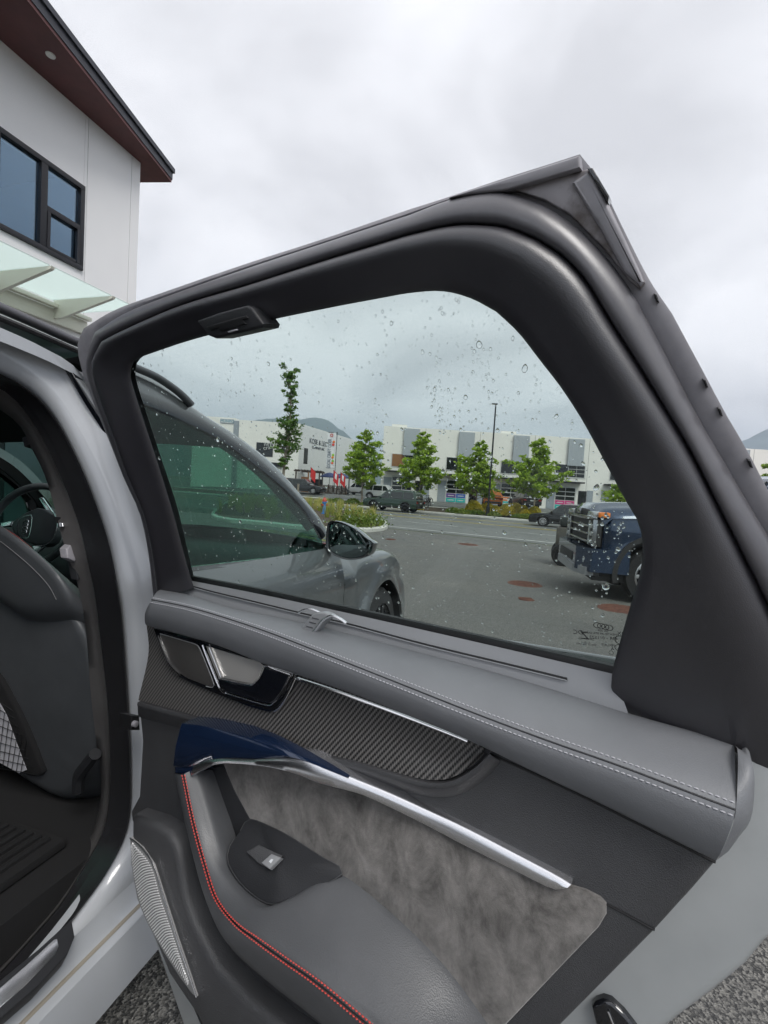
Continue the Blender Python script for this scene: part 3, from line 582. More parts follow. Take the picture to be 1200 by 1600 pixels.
# cidery terrace: pergola, umbrellas, fence, flags
tp_ = W(505, 768, 59); tp_.z = gz(tp_.x, tp_.y); tr_ = empty('terrace_pergola', loc=tp_); tag(tr_, 'dark timber pergola of the terrace beneath the banner', 'pergola')
M_tim = mat('dark_timber', (.05, .03, .02), .7); M_tan = mat('tan_timber', (.26, .12, .05), .7)
for x_ in (-3.6, -2.0, -.6): MB().box((x_, 0, 1.3), (.16, .16, 2.6)).build('post', M_tim if x_ != -2.0 else M_tan, tr_, False); MB().box((x_, 3, 1.3), (.16, .16, 2.6)).build('post', M_tim, tr_, False)
MB().box((-2.1, 0, 2.68), (3.6, .18, .16)).build('beam', M_tim, tr_, False); MB().box((-2.1, 3, 2.68), (3.6, .18, .16)).build('beam', M_tim, tr_, False)
for k in range(9): MB().box((-3.7+k*.4, 1.5, 2.82), (.08, 3.6, .12)).build('rafter', M_tim, tr_, False)
MB().box((-2.8, 2.2, 1.0), (1.0, .1, 2.0)).build('door_panel', M_tan, tr_, False); MB().box((-1.3, 2.4, .9), (1.5, .1, 1.8)).build('dark_opening', M_blk, tr_, False)
fn = empty('terrace_fence', loc=(tp_.x, tp_.y, tp_.z)); tag(fn, 'dark slatted fence panels round the terrace below the banner', 'fence')
for k in range(24): MB().box((-.4+k*.14, -.3, .55), (.11, .04, 1.1)).build('slat', M_tim, fn, False)
for k in range(4): MB().box((-.45+k*1.12, -.25, .6), (.09, .07, 1.25)).build('post', M_tim, fn, False)
MB().box((3.2, .4, 1.25), (.06, 1.4, 2.4)).build('end_panel', mat('screen_grey', (.05, .055, .06), .7), fn, False)
for i, (x_, c_, lab) in enumerate(((.6, (.04, .06, .16), 'navy blue terrace umbrella nearest the banner'), (2.2, (.05, .07, .15), 'navy terrace umbrella at the fence end, right of the banner'))):
    um = empty('terrace_umbrella', loc=(tp_.x+x_, tp_.y+1.0, tp_.z)); tag(um, lab, 'umbrella', 'terrace umbrellas')
    MB().lathe([(0, 2.75), (.5, 2.62), (1.2, 2.25), (1.25, 2.10), (1.22, 2.12), (0, 2.6)], (0, 0, 0), (0, 0, 1), 8).build('canopy', mat('umbrella_navy_%d' % i, c_, .8), um, False); MB().tube([(0, 0, 0), (0, 0, 2.7)], .03, 6).build('pole', M_pole, um)
    tb_ = empty('terrace_table', loc=(tp_.x+x_+.1, tp_.y+1.0, tp_.z)); tag(tb_, ['brown terrace table under the umbrella nearest the banner', 'brown terrace table under the umbrella at the fence end'][i], 'table', 'terrace tables')
    MB().box((0, .5, .74), (1.2, .7, .05)).build('table_top', M_tan, tb_, False)
    for a in (-.5, .5):
        for b in (.25, .75): MB().box((a, b, .36), (.06, .06, .70)).build('leg', M_tan, tb_, False)
def flag(x, ytop, ybot, depth, lab, c1, c2=None):
    a = W(x, ytop, depth); b = W(x, ybot, depth); g = gz(b.x, b.y); f_ = empty('feather_flag', loc=(b.x, b.y, g)); h_ = a.z-g
    MB().tube([(0, 0, 0), (0, 0, h_)], .02, 6).build('pole', M_pole, f_)
    q = [[Vector((.02+.62*i/6, .06*math.sin(i*1.1+j*.5), h_-.05-1.35*j/8-.10*i)) for i in range(7)] for j in range(9)]
    MB().grid(q).build('cloth', mat('flag_red_%d' % x, c1, .7), f_)
    if c2: MB().grid([[Vector((.20+.24*i/4, -.03+.06*math.sin((i*.4+1.9)*1.1+j*.5), h_-.35-.7*j/6-.05*i)) for i in range(5)] for j in range(7)]).build('white_band', mat('flag_white_%d' % x, (.75, .75, .75), .7), f_)
    return tag(f_, lab, 'flag', 'flags on the terrace')
flag(484, 729, 760, 57.5, 'red flag at the left end of the terrace', (.62, .03, .03))
flag(520, 734, 760, 57.0, 'red and white flag just right of the banner', (.62, .03, .04), True)
flag(531, 737, 760, 57.4, 'red flag farthest right on the terrace', (.60, .03, .03), True)
# bicycle by the fence
bk = W(537, 765, 56); bk.z = gz(bk.x, bk.y); bi = empty('bicycle', loc=bk); tag(bi, 'black bicycle leaning at the right end of the terrace fence', 'bicycle')
for x_ in (-.5, .5):
    MB().tube([(x_+.33*math.cos(2*math.pi*k/20), 0, .34+.33*math.sin(2*math.pi*k/20)) for k in range(21)], .025, 6, cap=False).build('wheel', M_rub0 if False else M_pole, bi)
for a, b in (((-.5, 0, .34), (-.1, 0, .30)), ((-.1, 0, .30), (.35, 0, .75)), ((-.2, 0, .78), (.36, 0, .80)), ((-.1, 0, .30), (-.22, 0, .88)), ((-.5, 0, .34), (-.2, 0, .78)), ((.5, 0, .34), (.34, 0, .95))): MB().tube([a, b], .02, 6).build('frame_tube', M_pole, bi)
MB().box((-.23, 0, .90), (.24, .12, .05), bev=.02).build('saddle', M_pole, bi); MB().tube([(.30, -.25, .98), (.34, 0, .96), (.30, .25, .98)], .018, 6).build('handlebar', M_pole, bi)

# ================================================================== VEHICLES
M_carglass = mat('car_window', (.012, .016, .017), .06, 0, .6, .5)
M_tyre2 = mat('road_tyre', (.014, .014, .015), .8); M_rimsil = mat('silver_alloy', (.55, .55, .56), .3, .8); M_rimblk = mat('black_alloy', (.03, .03, .032), .35, .6)
M_red2 = mat('tail_lamp', (.45, .015, .02), .2, 0, .5, .5); M_head = mat('head_lamp', (.62, .65, .66), .12, 0, .6, .8); M_clad = mat('wheel_arch_plastic', (.022, .022, .023), .7)
def wheel(name, parent, c, rad, wdt, sg, rimm, spokes=10):
    c = Vector(c); w_ = MB().lathe([(rad*.62, 0), (rad*.93, .0), (rad, .04), (rad, wdt-.04), (rad*.93, wdt), (rad*.5, wdt)], c, (0, -sg, 0), 28).build(name, M_tyre2, parent, True, 50)
    MB().lathe([(rad*.63, .004), (rad*.60, .03), (rad*.55, .10), (0, .10)], c, (0, -sg, 0), 28).build('rim_barrel', M_rimblk, w_, True, 50)
    MB().lathe([(rad*.66, -.004), (rad*.63, -.010), (rad*.59, .01), (rad*.59, .04)], c, (0, -sg, 0), 28).build('rim', rimm, w_, True, 50)
    for k in range(spokes):
        a = 2*math.pi*k/spokes; e_ = Vector((math.cos(a), 0, math.sin(a))); s_ = Vector((-e_.z, 0, e_.x)); o_ = c+Vector((0, sg*.002, 0))
        MB().prism([o_+e_*rad*.08-s_*rad*.05, o_+e_*rad*.62-s_*rad*.065, o_+e_*rad*.62+s_*rad*.065, o_+e_*rad*.08+s_*rad*.05], (0, -sg*.03, 0), .006).build('spoke', rimm, w_, True, 40)
    MB().lathe([(0, -.008), (rad*.12, -.006), (rad*.14, .03)], c, (0, -sg, 0), 12).build('hub_cap', rimm, w_, True, 50)
    return w_
def vehicle(name, label, cat, loc, heading, L, Wd, Hh, m, gz_=None, rimm=None, kind='suv', wr_=.37, group=None, low=.28, rails=False):
    """x forward, y left; heading: angle of +x in the world"""
    root = empty(name, loc=loc, rz=heading); tag(root, label, cat, group); rimm = rimm or M_rimblk
    hw = Wd/2; belt_ = Hh*.60; f = L/2
    wbx = L*.295
    if kind == 'suv': hood = [(-f, low+.12), (-f, Hh*.48), (-f+.04, belt_), (f*.42, belt_-.01), (f*.50, belt_+.0), (f*.86, Hh*.545), (f*.97, Hh*.48), (f, Hh*.36), (f-.02, low+.05)]
    elif kind == 'car': hood = [(-f, low+.12), (-f, Hh*.55), (-f+.08, belt_+.04), (f*.40, belt_), (f*.80, Hh*.55), (f*.96, Hh*.47), (f, Hh*.33), (f-.03, low+.03)]
    # lower body: rounded loft across the width with wheel openings
    top = hood
    def outline(k):
        pts = crom([Vector((x, 0, z)) for x, z in hood], 46); bot = []
        xs = [f-.02-(2*f-.02)*i/57 for i in range(1, 57)]
        for x in xs:
            z = low
            for cx in (wbx, -wbx):
                if abs(x-cx) < wr_*1.16: z = max(z, wr_+math.sqrt(max(0, (wr_*1.16)**2-(x-cx)**2)))
            bot.append(Vector((x, 0, z)))
        return pts+bot
    ol = outline(0); cz = Hh*.4
    rows = []
    for yk, s_ in ((-1, .985), (-.97, .998), (-.9, 1.0), (-.72, 1.0)): pass
    secs = [(-hw*.94, .90), (-hw*.985, .965), (-hw, 1.0)]
    def ring(y, sx, dz): return [Vector((p.x*sx, y, (low+.0)+(p.z-low)*1.0-dz*max(0, (p.z-belt_*.7)/(belt_*.3)))) for p in ol]
    rows = [ring(-hw*.90, .985, 0), ring(-hw*.97, .996, .012), ring(-hw, .998, .06), ring(-hw*.985, 1, .03), ring(-hw*.9, 1, 0)]
    shell = [ring(hw*.86, .985, -.012), ring(hw*.94, .992, .0), ring(hw*.985, .996, .02), ring(hw, .996, .06)]
    g = MB(); allr = [[Vector((p.x, -p.y, p.z)) for p in r__] for r__ in reversed(shell)]+shell; g.grid(allr, closed=True)
    nO = len(ol)
    body = g.build('body', m, root, True, 35)
    # side skins (fill between the outline top and the wheel cut-outs)
    for sg in (1, -1):
        q = MB(); n1 = 60; cols = []
        tp1 = crom([Vector((x, 0, z)) for x, z in hood], 200)
        for i in range(n1+1):
            x = -f*.994+(2*f*.988)*i/n1; zt3 = max([p.z for p in tp1 if abs(p.x*.996-x) < .06] or [low+.2])-.06*max(0, 1)
            lo = low
            for cx in (wbx, -wbx):
                if abs(x-cx) < wr_*1.16: lo = max(lo, wr_+math.sqrt(max(0, (wr_*1.16)**2-(x-cx)**2)))
            zt3 = max(zt3, lo+.02); col = []
            for j in range(8):
                v = j/7; z = lo+(zt3-lo)*v; bul = .03*math.sin(math.pi*min(1, max(0, (z-low)/(belt_-low))))-.012*math.exp(-((z-belt_*.78)/.05)**2)
                col.append(Vector((x, sg*(hw-.012+bul*.8), z)))
            cols.append(col)
        q.grid([[c[j] for c in cols] for j in range(8)]).build('side_panel', m, body, True, 50)
        for cx in (wbx, -wbx):
            ar_ = [Vector((cx+math.cos(a)*wr_*s_, sg*(hw+.022), wr_+math.sin(a)*wr_*s_)) for s_ in (1.13, 1.27) for a in [math.pi*k/18-.15*0 for k in range(19)]]
            MB().grid([ar_[:19], ar_[19:], [p-Vector((0, sg*.05, 0)) for p in ar_[19:]]]).build('arch_trim', M_clad if kind == 'suv' else m, body, True, 50)
        MB().box((0, sg*(hw-.02), low+.06), (2*wbx-2.3*wr_, .07, .16), bev=.02).build('sill', M_clad, body)
        for sx_ in (wbx, -wbx): wheel('wheel', root, (sx_, sg*(hw+.015), wr_), wr_, .24, sg, rimm)
    MB().box((0, 0, low+.1), (L*.9, Wd*.8, .2)).build('underbody', M_clad, root, False)
    # cabin: glasshouse with pillars in body colour
    if kind == 'suv': gh = [(f*.46, belt_-.03), (f*.16, Hh-.07), (f*.05, Hh-.015), (-f*.45, Hh), (-f*.86, Hh-.05), (-f*.965, belt_-.03)]
    else: gh = [(f*.46, belt_-.03), (f*.08, Hh-.04), (-f*.10, Hh), (-f*.42, Hh-.03), (-f*.88, belt_+.0), (-f*.90, belt_-.04)]
    rw = []
    for yk in (-1, -.96, -.5, 0, .5, .96, 1):
        rw.append([Vector((p.x*(1 if abs(yk) < 1 else .985), yk*(hw*.93-(p.z-belt_)*.30), p.z+(.025 if abs(yk) < .9 else 0)*(1 if p.z > belt_+.2 else 0)-(.03 if abs(yk) == 1 and p.z > belt_+.2 else 0))) for p in crom([Vector((x, 0, z)) for x, z in gh], 40)])
    g = MB().grid(rw); n = 40; b = 0; g.f.append(tuple(range(n))); g.f.append(tuple(6*n+k for k in reversed(range(n))))
    cab_ = g.build('cabin', m, root, True, 40)
    def gx(z, fr):                                            # x on the front or rear slope of the glasshouse at height z
        P = gh[:3] if fr else gh[::-1][:3]
        for (x0, z0), (x1, z1) in zip(P, P[1:]):
            if z <= z1 or (x1, z1) == P[-1]: return x0+(x1-x0)*(z-z0)/(z1-z0) if z1 != z0 else x0
        return P[-1][0]
    zb_w, zt_w = belt_+.02, Hh-.13
    for sg in (1, -1):
        xs = [gx(zb_w, 1)-.16, f*.02, -f*.46, gx(zb_w, 0)+.14] if kind == 'suv' else [gx(zb_w, 1)-.18, -f*.08, gx(zb_w, 0)+.30]
        xt = [gx(zt_w, 1)-.06, f*.0, -f*.46, gx(zt_w, 0)+.12] if kind == 'suv' else [gx(zt_w, 1)-.05, -f*.10, gx(zt_w, 0)+.22]
        for k in range(len(xs)-1):
            yb, yt = hw*.93-(zb_w-belt_)*.30+.006, hw*.93-(zt_w-belt_)*.30+.006
            MB().prism([Vector((xs[k]-.04, sg*yb, zb_w)), Vector((xs[k+1]+.04, sg*yb, zb_w)), Vector((xt[k+1]+.04, sg*yt, zt_w)), Vector((xt[k]-.04, sg*yt, zt_w))], (0, -sg*.03, 0), 0).build('side_window', M_carglass, cab_, False)
        MB().box((gx(zb_w, 1)-.18, sg*(hw+.06), belt_+.10), (.12, .22, .15), bev=.04).build('door_mirror', m if kind == 'suv' else M_clad, root)
        MB().box((f*.93, sg*hw*.76, Hh*.435), (.20, hw*.36, .13), bev=.03).build('headlight', M_head, root)
        MB().box((-f+.02, sg*hw*.80, Hh*.50), (.10, hw*.30, .22 if kind == 'suv' else .12), bev=.03).build('tail_light', M_red2, root)
        if rails: MB().tube([(f*.02, sg*hw*.70, Hh+.02), (-f*.2, sg*hw*.71, Hh+.06), (-f*.7, sg*hw*.70, Hh+.02)], .02, 6).build('roof_rail', M_rimsil, root)
    for fr, nm in ((1, 'windscreen'), (0, 'rear_window')):
        zz0, zz1 = belt_+.03, Hh-.10; x0_, x1_ = gx(zz0, fr), gx(zz1, fr); s_ = .02 if fr else -.02; y0_, y1_ = hw*.84, hw*.74-(zz1-belt_)*.22
        MB().prism([Vector((x0_+s_, -y0_, zz0)), Vector((x0_+s_, y0_, zz0)), Vector((x1_+s_, y1_, zz1)), Vector((x1_+s_, -y1_, zz1))], (-s_*2, 0, -.01), 0).build(nm, M_carglass, cab_, False)
    MB().box((f*.985, 0, Hh*.40), (.06, Wd*.5, .16), bev=.02).build('grille', M_clad, root); MB().box((f-.03, 0, low+.14), (.10, Wd*.86, .16), bev=.03).build('front_bumper', M_clad, root)
    MB().box((-f+.03, 0, low+.16), (.10, Wd*.86, .18), bev=.03).build('rear_bumper', M_clad, root)
    MB().box((-f-.005, 0, Hh*.46), (.02, .5, .14)).build('number_plate', M_head, root, False)
    return root
def vpaint(n, c, met=.3): return mat(n, c, .3, met, .5, .8)
HR = -RA                                                      # along the road
def vp(x, y, dep=None):
    if dep is None: return G(x, y)
    p = W(x, y, dep); p.z = gz(p.x, p.y); return p
q = tree_at(615, 37.2); gs = vehicle('green_suv', 'dark green SUV with black wheels parked at the far kerb', 'SUV', q+Vector((0, 0, -.006)), HR+math.pi, 5.1, 2.05, 1.86, vpaint('dark_green_paint', (.016, .040, .026), .2), rimm=M_rimblk, wr_=.41, low=.36, rails=True)
# bicycles on its tail rack
rk = empty('bike_rack', loc=q+RU*2.95); rk.rotation_euler = (0, 0, HR); tag(rk, 'black bicycles hanging on a rack behind the green SUV', 'bicycle rack')
MB().tube([(-.45, 0, .5), (.3, 0, .52), (.34, 0, 1.3)], .03, 6).build('rack_arm', M_pole, rk)
for yy in (-.0,):
    for k in range(2):
        xx = .15+.22*k
        for c_ in (-.5, .5): MB().tube([(xx, c_+.33*math.cos(2*math.pi*j/18), 1.0+.33*math.sin(2*math.pi*j/18)) for j in range(19)], .03, 6, cap=False).build('bike_wheel', M_pole, rk)
        MB().tube([(xx, -.5, 1.0), (xx, 0, 1.0), (xx, .3, 1.45), (xx, -.2, 1.42), (xx, 0, 1.0)], .028, 6).build('bike_frame', M_pole, rk); MB().box((xx, -.25, 1.55), (.1, .25, .06), bev=.02).build('bike_saddle', M_pole, rk)
q = vp(474, 769, 55); vehicle('black_suv', 'black SUV with silver wheels parked before the terrace', 'SUV', q, R(-8), 5.0, 1.98, 1.72, vpaint('black_paint', (.008, .008, .010), .1), rimm=M_rimsil, wr_=.38, low=.3)
q = vp(600, 781, 50); vehicle('white_suv', 'white SUV half hidden behind the green SUV', 'SUV', q, R(-20), 4.6, 1.85, 1.65, vpaint('white_paint', (.62, .63, .63), 0), rimm=M_rimsil, wr_=.35)
q = vp(768, 790, 47.5); vehicle('orange_car', 'orange SUV seen from behind beyond the hedge, left of the roller door', 'SUV', q, R(80), 4.3, 1.85, 1.66, vpaint('orange_paint', (.55, .16, .03), .1), rimm=M_rimblk, wr_=.36)
q = vp(818, 795, 47); vehicle('black_jeep', 'black boxy off-roader between the orange car and the bright maple', 'off-roader', q, R(95), 4.2, 1.88, 1.85, vpaint('matt_black_paint', (.010, .010, .011), 0), rimm=M_rimblk, wr_=.40, low=.4)
q = tree_at(885, 34.2); vehicle('black_crossover', 'black crossover with silver wheels driving past behind the blue pickup', 'car', q+Vector((0, 0, -.006)), HR+math.pi, 4.65, 1.85, 1.58, vpaint('black_metallic', (.010, .010, .012), .3), rimm=M_rimsil, wr_=.36, low=.26, rails=True)
q = vp(560, 768, 62); vehicle('white_van', 'small white vehicle parked beyond the bicycle', 'van', q, R(150), 4.4, 1.85, 1.7, vpaint('van_white', (.60, .60, .60), 0), rimm=M_rimsil, wr_=.34)
# utility trailer behind the pickup's nose
p = vp(869, 845, 12.0); tr2 = empty('utility_trailer', loc=p, rz=R(-20)); tag(tr2, 'dark small box trailer with red and amber lamps ahead of the blue pickup', 'trailer')
MB().box((.3, 0, .70), (.62, .75, .55), bev=.04).build('box_body', mat('trailer_grey', (.07, .07, .065), .6, col2=(.12, .11, .09), cs=5), tr2); MB().box((.3, 0, 1.12), (.5, .70, .24), bev=.05).build('load_cover', mat('dark_tarpaulin', (.03, .036, .034), .7), tr2)
for sg in (1, -1): wheel('wheel', tr2, (.2, sg*.47, .30), .30, .18, sg, M_rimblk, 6); MB().box((.60, sg*.30, .72), (.14, .10, .12), bev=.02).build('amber_lamp', mat('amber_lamp', (.75, .22, .03), .3), tr2) if sg < 0 else MB().box((.60, sg*.30, .72), (.14, .10, .12), bev=.02).build('amber_lamp', bpy.data.materials.get('amber_lamp') or mat('amber_lamp', (.75, .22, .03), .3), tr2)
MB().box((.6, -.2, .95), (.1, .1, .12), bev=.02).build('red_lamp', M_red2, tr2); MB().tube([(.3, .3, .45), (.3, .9, .42)], .04, 6).build('draw_bar', M_pole, tr2)

# ------------------------------------------------------------------ blue pickup
PD = 7.25; pc = W(929, 850, PD)                                # near front corner of the bonnet
hd = Vector((-math.cos(R(-11)), -math.sin(R(-11)), 0)); lf = Vector((-hd.y, hd.x, 0)); ang_ = math.atan2(hd.y, hd.x)
tw = 1.02; fx = 0
org = Vector((pc.x, pc.y, 0)) - lf*tw; org.z = min(gz(org.x, org.y), gz((org-hd*1.1+lf).x, (org-hd*1.1+lf).y))
pk = empty('pickup_truck', loc=org, rz=ang_); pk.scale = (1.06, 1.06, 1.08); tag(pk, 'dark blue heavy pickup with chrome grille bars parked in front of the open window', 'pickup truck')
M_blue = mat('dark_blue_metallic', (.010, .030, .072), .25, .35, .5, 1.0); M_chr2 = mat('truck_chrome', (.36, .37, .39), .18, 1); M_lamp = mat('lamp_lens_clear', (.45, .47, .48), .08, .2, .6, 1)
# local: x forward (0 at the nose), y left (toward the viewer), z up
WX = -.86; WRd = .43
def pbx(name, m, c, d, parent=pk, bev=.02): return MB().box(c, d, bev=bev).build(name, m, parent)
hd_rows = []
for y, dz, dxx in ((-.98, -.16, -.10), (-.92, -.05, -.04), (-.80, -.0, -.02), (-.55, .02, 0), (-.50, .055, 0), (-.2, .065, 0), (.2, .065, 0), (.50, .055, 0), (.55, .02, 0), (.80, 0, -.02), (.92, -.05, -.04), (.98, -.16, -.10)):
    hd_rows.append([Vector((x+dxx*(1 if x > -.2 else 0), y, z+dz)) for x, z in crom([Vector((.0, 1.28, 0)), Vector((-.06, 1.36, 0)), Vector((-.25, 1.395, 0)), Vector((-.8, 1.43, 0)), Vector((-1.75, 1.47, 0))], 14) and [(v.x, v.y) for v in crom([Vector((.0, 1.28, 0)), Vector((-.06, 1.36, 0)), Vector((-.25, 1.395, 0)), Vector((-.8, 1.43, 0)), Vector((-1.75, 1.47, 0))], 14)]])
MB().grid(hd_rows).build('bonnet', M_blue, pk, True, 40)
for sg in (1, -1):
    cols = []
    for i in range(47):
        x = -.12-1.68*i/46; lo = .62 if x > WX+.55 else .48
        if abs(x-WX) < .53: lo = max(lo, WRd+.02+math.sqrt(max(0, .53**2-(x-WX)**2)))
        hi = 1.26+.04*(i/46); col = []
        for j in range(12):
            v = j/11; z = lo+(hi-lo)*v; bul = .035*math.exp(-((z-1.06)/.10)**2)+.03*math.exp(-((math.hypot(x-WX, z-WRd)-.53)/.08)**2)
            col.append(Vector((x, sg*(.975+bul-.02*v*v-(.08 if i < 3 else 0)*(3-i)/3), z)))
        cols.append(col)
    MB().grid([[c[j] for c in cols] for j in range(12)]).build('front_wing', M_blue, pk, True, 50)
    a_ = [Vector((WX+math.cos(t_)*s_, sg*(1.03), WRd+.02+math.sin(t_)*s_)) for s_ in (.53, .60) for t_ in [math.pi*k/24*1.16-.25 for k in range(25)]]
    MB().grid([[p-Vector((0, sg*.30, 0)) for p in a_[:25]], a_[:25], a_[25:], [p-Vector((0, sg*.05, 0)) for p in a_[25:]]]).build('arch_trim', M_clad, pk, True, 40)
    wheel('front_wheel', pk, (WX, sg*.99, WRd), WRd, .29, sg, M_rimsil, 12); wheel('rear_wheel', pk, (WX-4.0, sg*.99, WRd), WRd, .29, sg, M_rimsil, 12)
    # lamps: upper strip with amber end, lower stacked unit
    pbx('upper_lamp', M_lamp, (-.02, sg*.72, 1.275), (.12, .40, .085)); pbx('amber_marker', mat('amber_marker', (.80, .22, .03), .25, 0, .5, .5) if sg > 0 else bpy.data.materials['amber_marker'], (-.10, sg*.955, 1.275), (.16, .08, .08))
    hl = pbx('headlight', M_clad, (-.03, sg*.80, 1.00), (.12, .30, .40)); pbx('lamp_bar', M_lamp, (.035, sg*.72, 1.0), (.02, .06, .36), hl, .008)
    for k in range(3): pbx('projector', M_lamp, (.035, sg*.85, .88+.11*k), (.03, .12, .07), hl, .015)
    pbx('lamp_edge', M_chr2, (.01, sg*.945, 1.0), (.06, .02, .40), hl, .006)
    pbx('fog_lamp', M_lamp, (.10, sg*.78, .60), (.05, .20, .10)); pbx('tow_hook', M_chr2, (.13, sg*.36, .50), (.12, .06, .08))
    pbx('door_mirror', M_blue, (-1.95, sg*1.22, 1.55), (.16, .26, .32), bev=.05)
    pbx('bed_side', M_blue, (-4.9, sg*.97, 1.08), (2.3, .10, .74), bev=.03)
gr_ = pbx('grille', M_clad, (-.05, 0, 1.04), (.10, 1.30, .46))
for k in range(4): pbx('grille_bar', M_chr2, (.02, 0, .86+.115*k), (.06, 1.28, .035), gr_, .01)
pbx('grille_top_bar', M_chr2, (.02, 0, 1.225), (.07, 1.86, .045), gr_, .012); pbx('emblem', M_chr2, (.05, 0, 1.30), (.03, .26, .07), gr_, .01); pbx('upper_grille', M_clad, (-.02, 0, 1.29), (.08, 1.0, .09))
MB().prism([Vector((.20, -.70, .78)), Vector((.20, .70, .78)), Vector((.04, 1.02, .78)), Vector((-.48, 1.03, .78)), Vector((-.48, -1.03, .78)), Vector((.04, -1.02, .78))], (0, 0, -.34), .0).build('front_bumper', M_blue, pk, False)
MB().prism([Vector((.22, -.62, .50)), Vector((.22, .62, .50)), Vector((.10, .95, .50)), Vector((-.1, .95, .50)), Vector((-.1, -.95, .50)), Vector((.10, -.95, .50))], (0, 0, -.12), 0).build('skid_plate', mat('skid_grey', (.30, .31, .32), .5, .4), pk, False)
pbx('bumper_intake', M_clad, (.20, 0, .60), (.02, 1.0, .14), bev=.005); pbx('air_dam', M_clad, (-.25, 0, .42), (.5, 1.9, .22))
pbx('chassis', M_clad, (-2.9, 0, .62), (5.6, 1.5, .3)); pbx('wheel_well', M_clad, (WX, 0, .82), (1.0, 1.35, .5))
cb_ = [(-1.72, 1.30), (-2.35, 1.93), (-2.6, 1.98), (-3.7, 1.98), (-3.95, 1.90), (-4.0, 1.28), (-4.0, .55), (-1.72, .55)]
cw = MB().prism([Vector((x, .92-(max(0, z-1.3))*.2, z)) for x, z in cb_], (0, 0, 0), 0) if False else None
g = MB(); rr2 = []
for y in (-1, -.97, 0, .97, 1): rr2.append([Vector((x, y*(.985 if z < 1.35 else .985-(z-1.3)*.28), z+(.03 if abs(y) < .9 and z > 1.8 else 0))) for x, z in cb_])
g.grid(rr2, closed=True); g.f.append(tuple(range(8))); g.f.append(tuple(4*8+k for k in reversed(range(8)))); cabp = g.build('cab', M_blue, pk, True, 30)
for sg in (1, -1):
    for x0_, x1_ in ((-1.95, -2.75), (-2.85, -3.85)):
        MB().prism([Vector((x0_-.02, sg*.992, 1.36)), Vector((x1_, sg*.992, 1.36)), Vector((x1_, sg*.845, 1.86)), Vector((x0_-(.38 if x0_ > -2 else 0), sg*.845, 1.86))], (0, -sg*.03, 0), 0).build('side_window', M_carglass, cabp, False)
MB().prism([Vector((-1.74, -.82, 1.36)), Vector((-1.74, .82, 1.36)), Vector((-2.28, .72, 1.90)), Vector((-2.28, -.72, 1.90))], (-.02, 0, -.02), 0).build('windscreen', M_carglass, cabp, False)
pbx('bed_floor', M_clad, (-4.9, 0, .85), (2.2, 1.8, .1)); pbx('tailgate', M_blue, (-6.0, 0, 1.08), (.08, 1.85, .70)); pbx('rear_bumper', M_chr2, (-6.12, 0, .62), (.2, 1.9, .2))
# ================================================================== THE WAGON
M_paint = mat('silver_grey_paint', (.135, .143, .149), .38, .35, .5, 1.0, coat_r=.015)
M_jamb = mat('jamb_paint', (.43, .45, .475), .33, 0, .5, .9, coat_r=.03)
M_paintin = mat('inner_door_paint', (.38, .40, .405), .42, 0, .4, .6, col2=(.42, .44, .445), cs=9, coat_r=.08)
M_trim = mat('black_soft_trim', (.031, .030, .036), .34, 0, 1.0, bump=('noise', 1100, .35, .0006), col2=(.043, .042, .048), cs=7)
M_seal = mat('rubber_seal', (.085, .084, .094), .36, 0, .9, col2=(.105, .102, .112), cs=30, bump=('noise', 300, .15, .0005))
M_frame = mat('dull_frame_metal', (.26, .255, .275), .45, .1, .5, col2=(.36, .35, .375), cs=16, croughvar=(40, .4, .65))
M_grain = mat('grained_plastic', (.052, .053, .057), .42, 0, .6, bump=('vor', 1000, .6, .0010), col2=(.063, .064, .068), cs=9)
M_dark = mat('dark_plastic', (.022, .023, .026), .5, 0, .45, bump=('vor', 700, .4, .0008))
M_leather = mat('grey_leather', (.160, .167, .179), .40, 0, .6, bump=('vor', 900, .25, .0006), col2=(.185, .192, .205), cs=5, croughvar=(25, .42, .58))
M_leather2 = mat('armrest_leather', (.070, .073, .079), .38, 0, .6, bump=('vor', 800, .3, .0007), col2=(.085, .088, .094), cs=6, croughvar=(20, .36, .52))
M_gloss = mat('gloss_black', (.006, .007, .010), .07, 0, .6, 1)
M_navy = mat('painted_blue_reflection', (.010, .022, .058), .15, .3, .5, .8, croughvar=(60, .10, .22))  # dark reflection on the pull bar's front end, put into the colour
M_chrome = mat('chrome', (.86, .86, .88), .12, 1)
M_alu = mat('satin_aluminium', (.88, .88, .90), .26, 1, bump=('noise', 60, .05, .0005))
M_ledge = mat('grey_ledge_plastic', (.30, .308, .32), .34, .15, .5, bump=('noise', 900, .15, .0004))
M_rub = mat('black_rubber', (.006, .006, .007), .55)
M_red = mat('red_thread', (.62, .075, .06), .6)
M_thread = mat('grey_thread', (.42, .42, .45), .6)
M_alc = mat('suede_insert', (.080, .076, .072), .95, 0, .15, col2=(.31, .295, .28), cs=22, ccon=(.34, .70), sheen=.5, bump=('noise', 700, .5, .001))
t = M_alc.node_tree; ns = [n for n in t.nodes if n.type == 'TEX_NOISE'][0]; mpn = N(t, 'ShaderNodeMapping'); tcn = [n for n in t.nodes if n.type == 'TEX_COORD'][0]
mpn.inputs['Rotation'].default_value = (.3, .5, .9); mpn.inputs['Scale'].default_value = (1.0, 2.1, .8); t.links.new(tcn.outputs['Object'], mpn.inputs[0]); t.links.new(mpn.outputs[0], ns.inputs['Vector']); ns.inputs['Detail'].default_value = 12; ns.inputs['Roughness'].default_value = .74; ns.inputs['Distortion'].default_value = .35
M_glass = glass('tinted_window_glass', (.868, .915, .897), .40)
M_glassd = glass('dark_tinted_glass', (.40, .60, .53), .55)
M_print = mat('ceramic_print', (.01, .01, .012), .6)
M_print2 = mat('white_mark', (.7, .72, .75), .6)
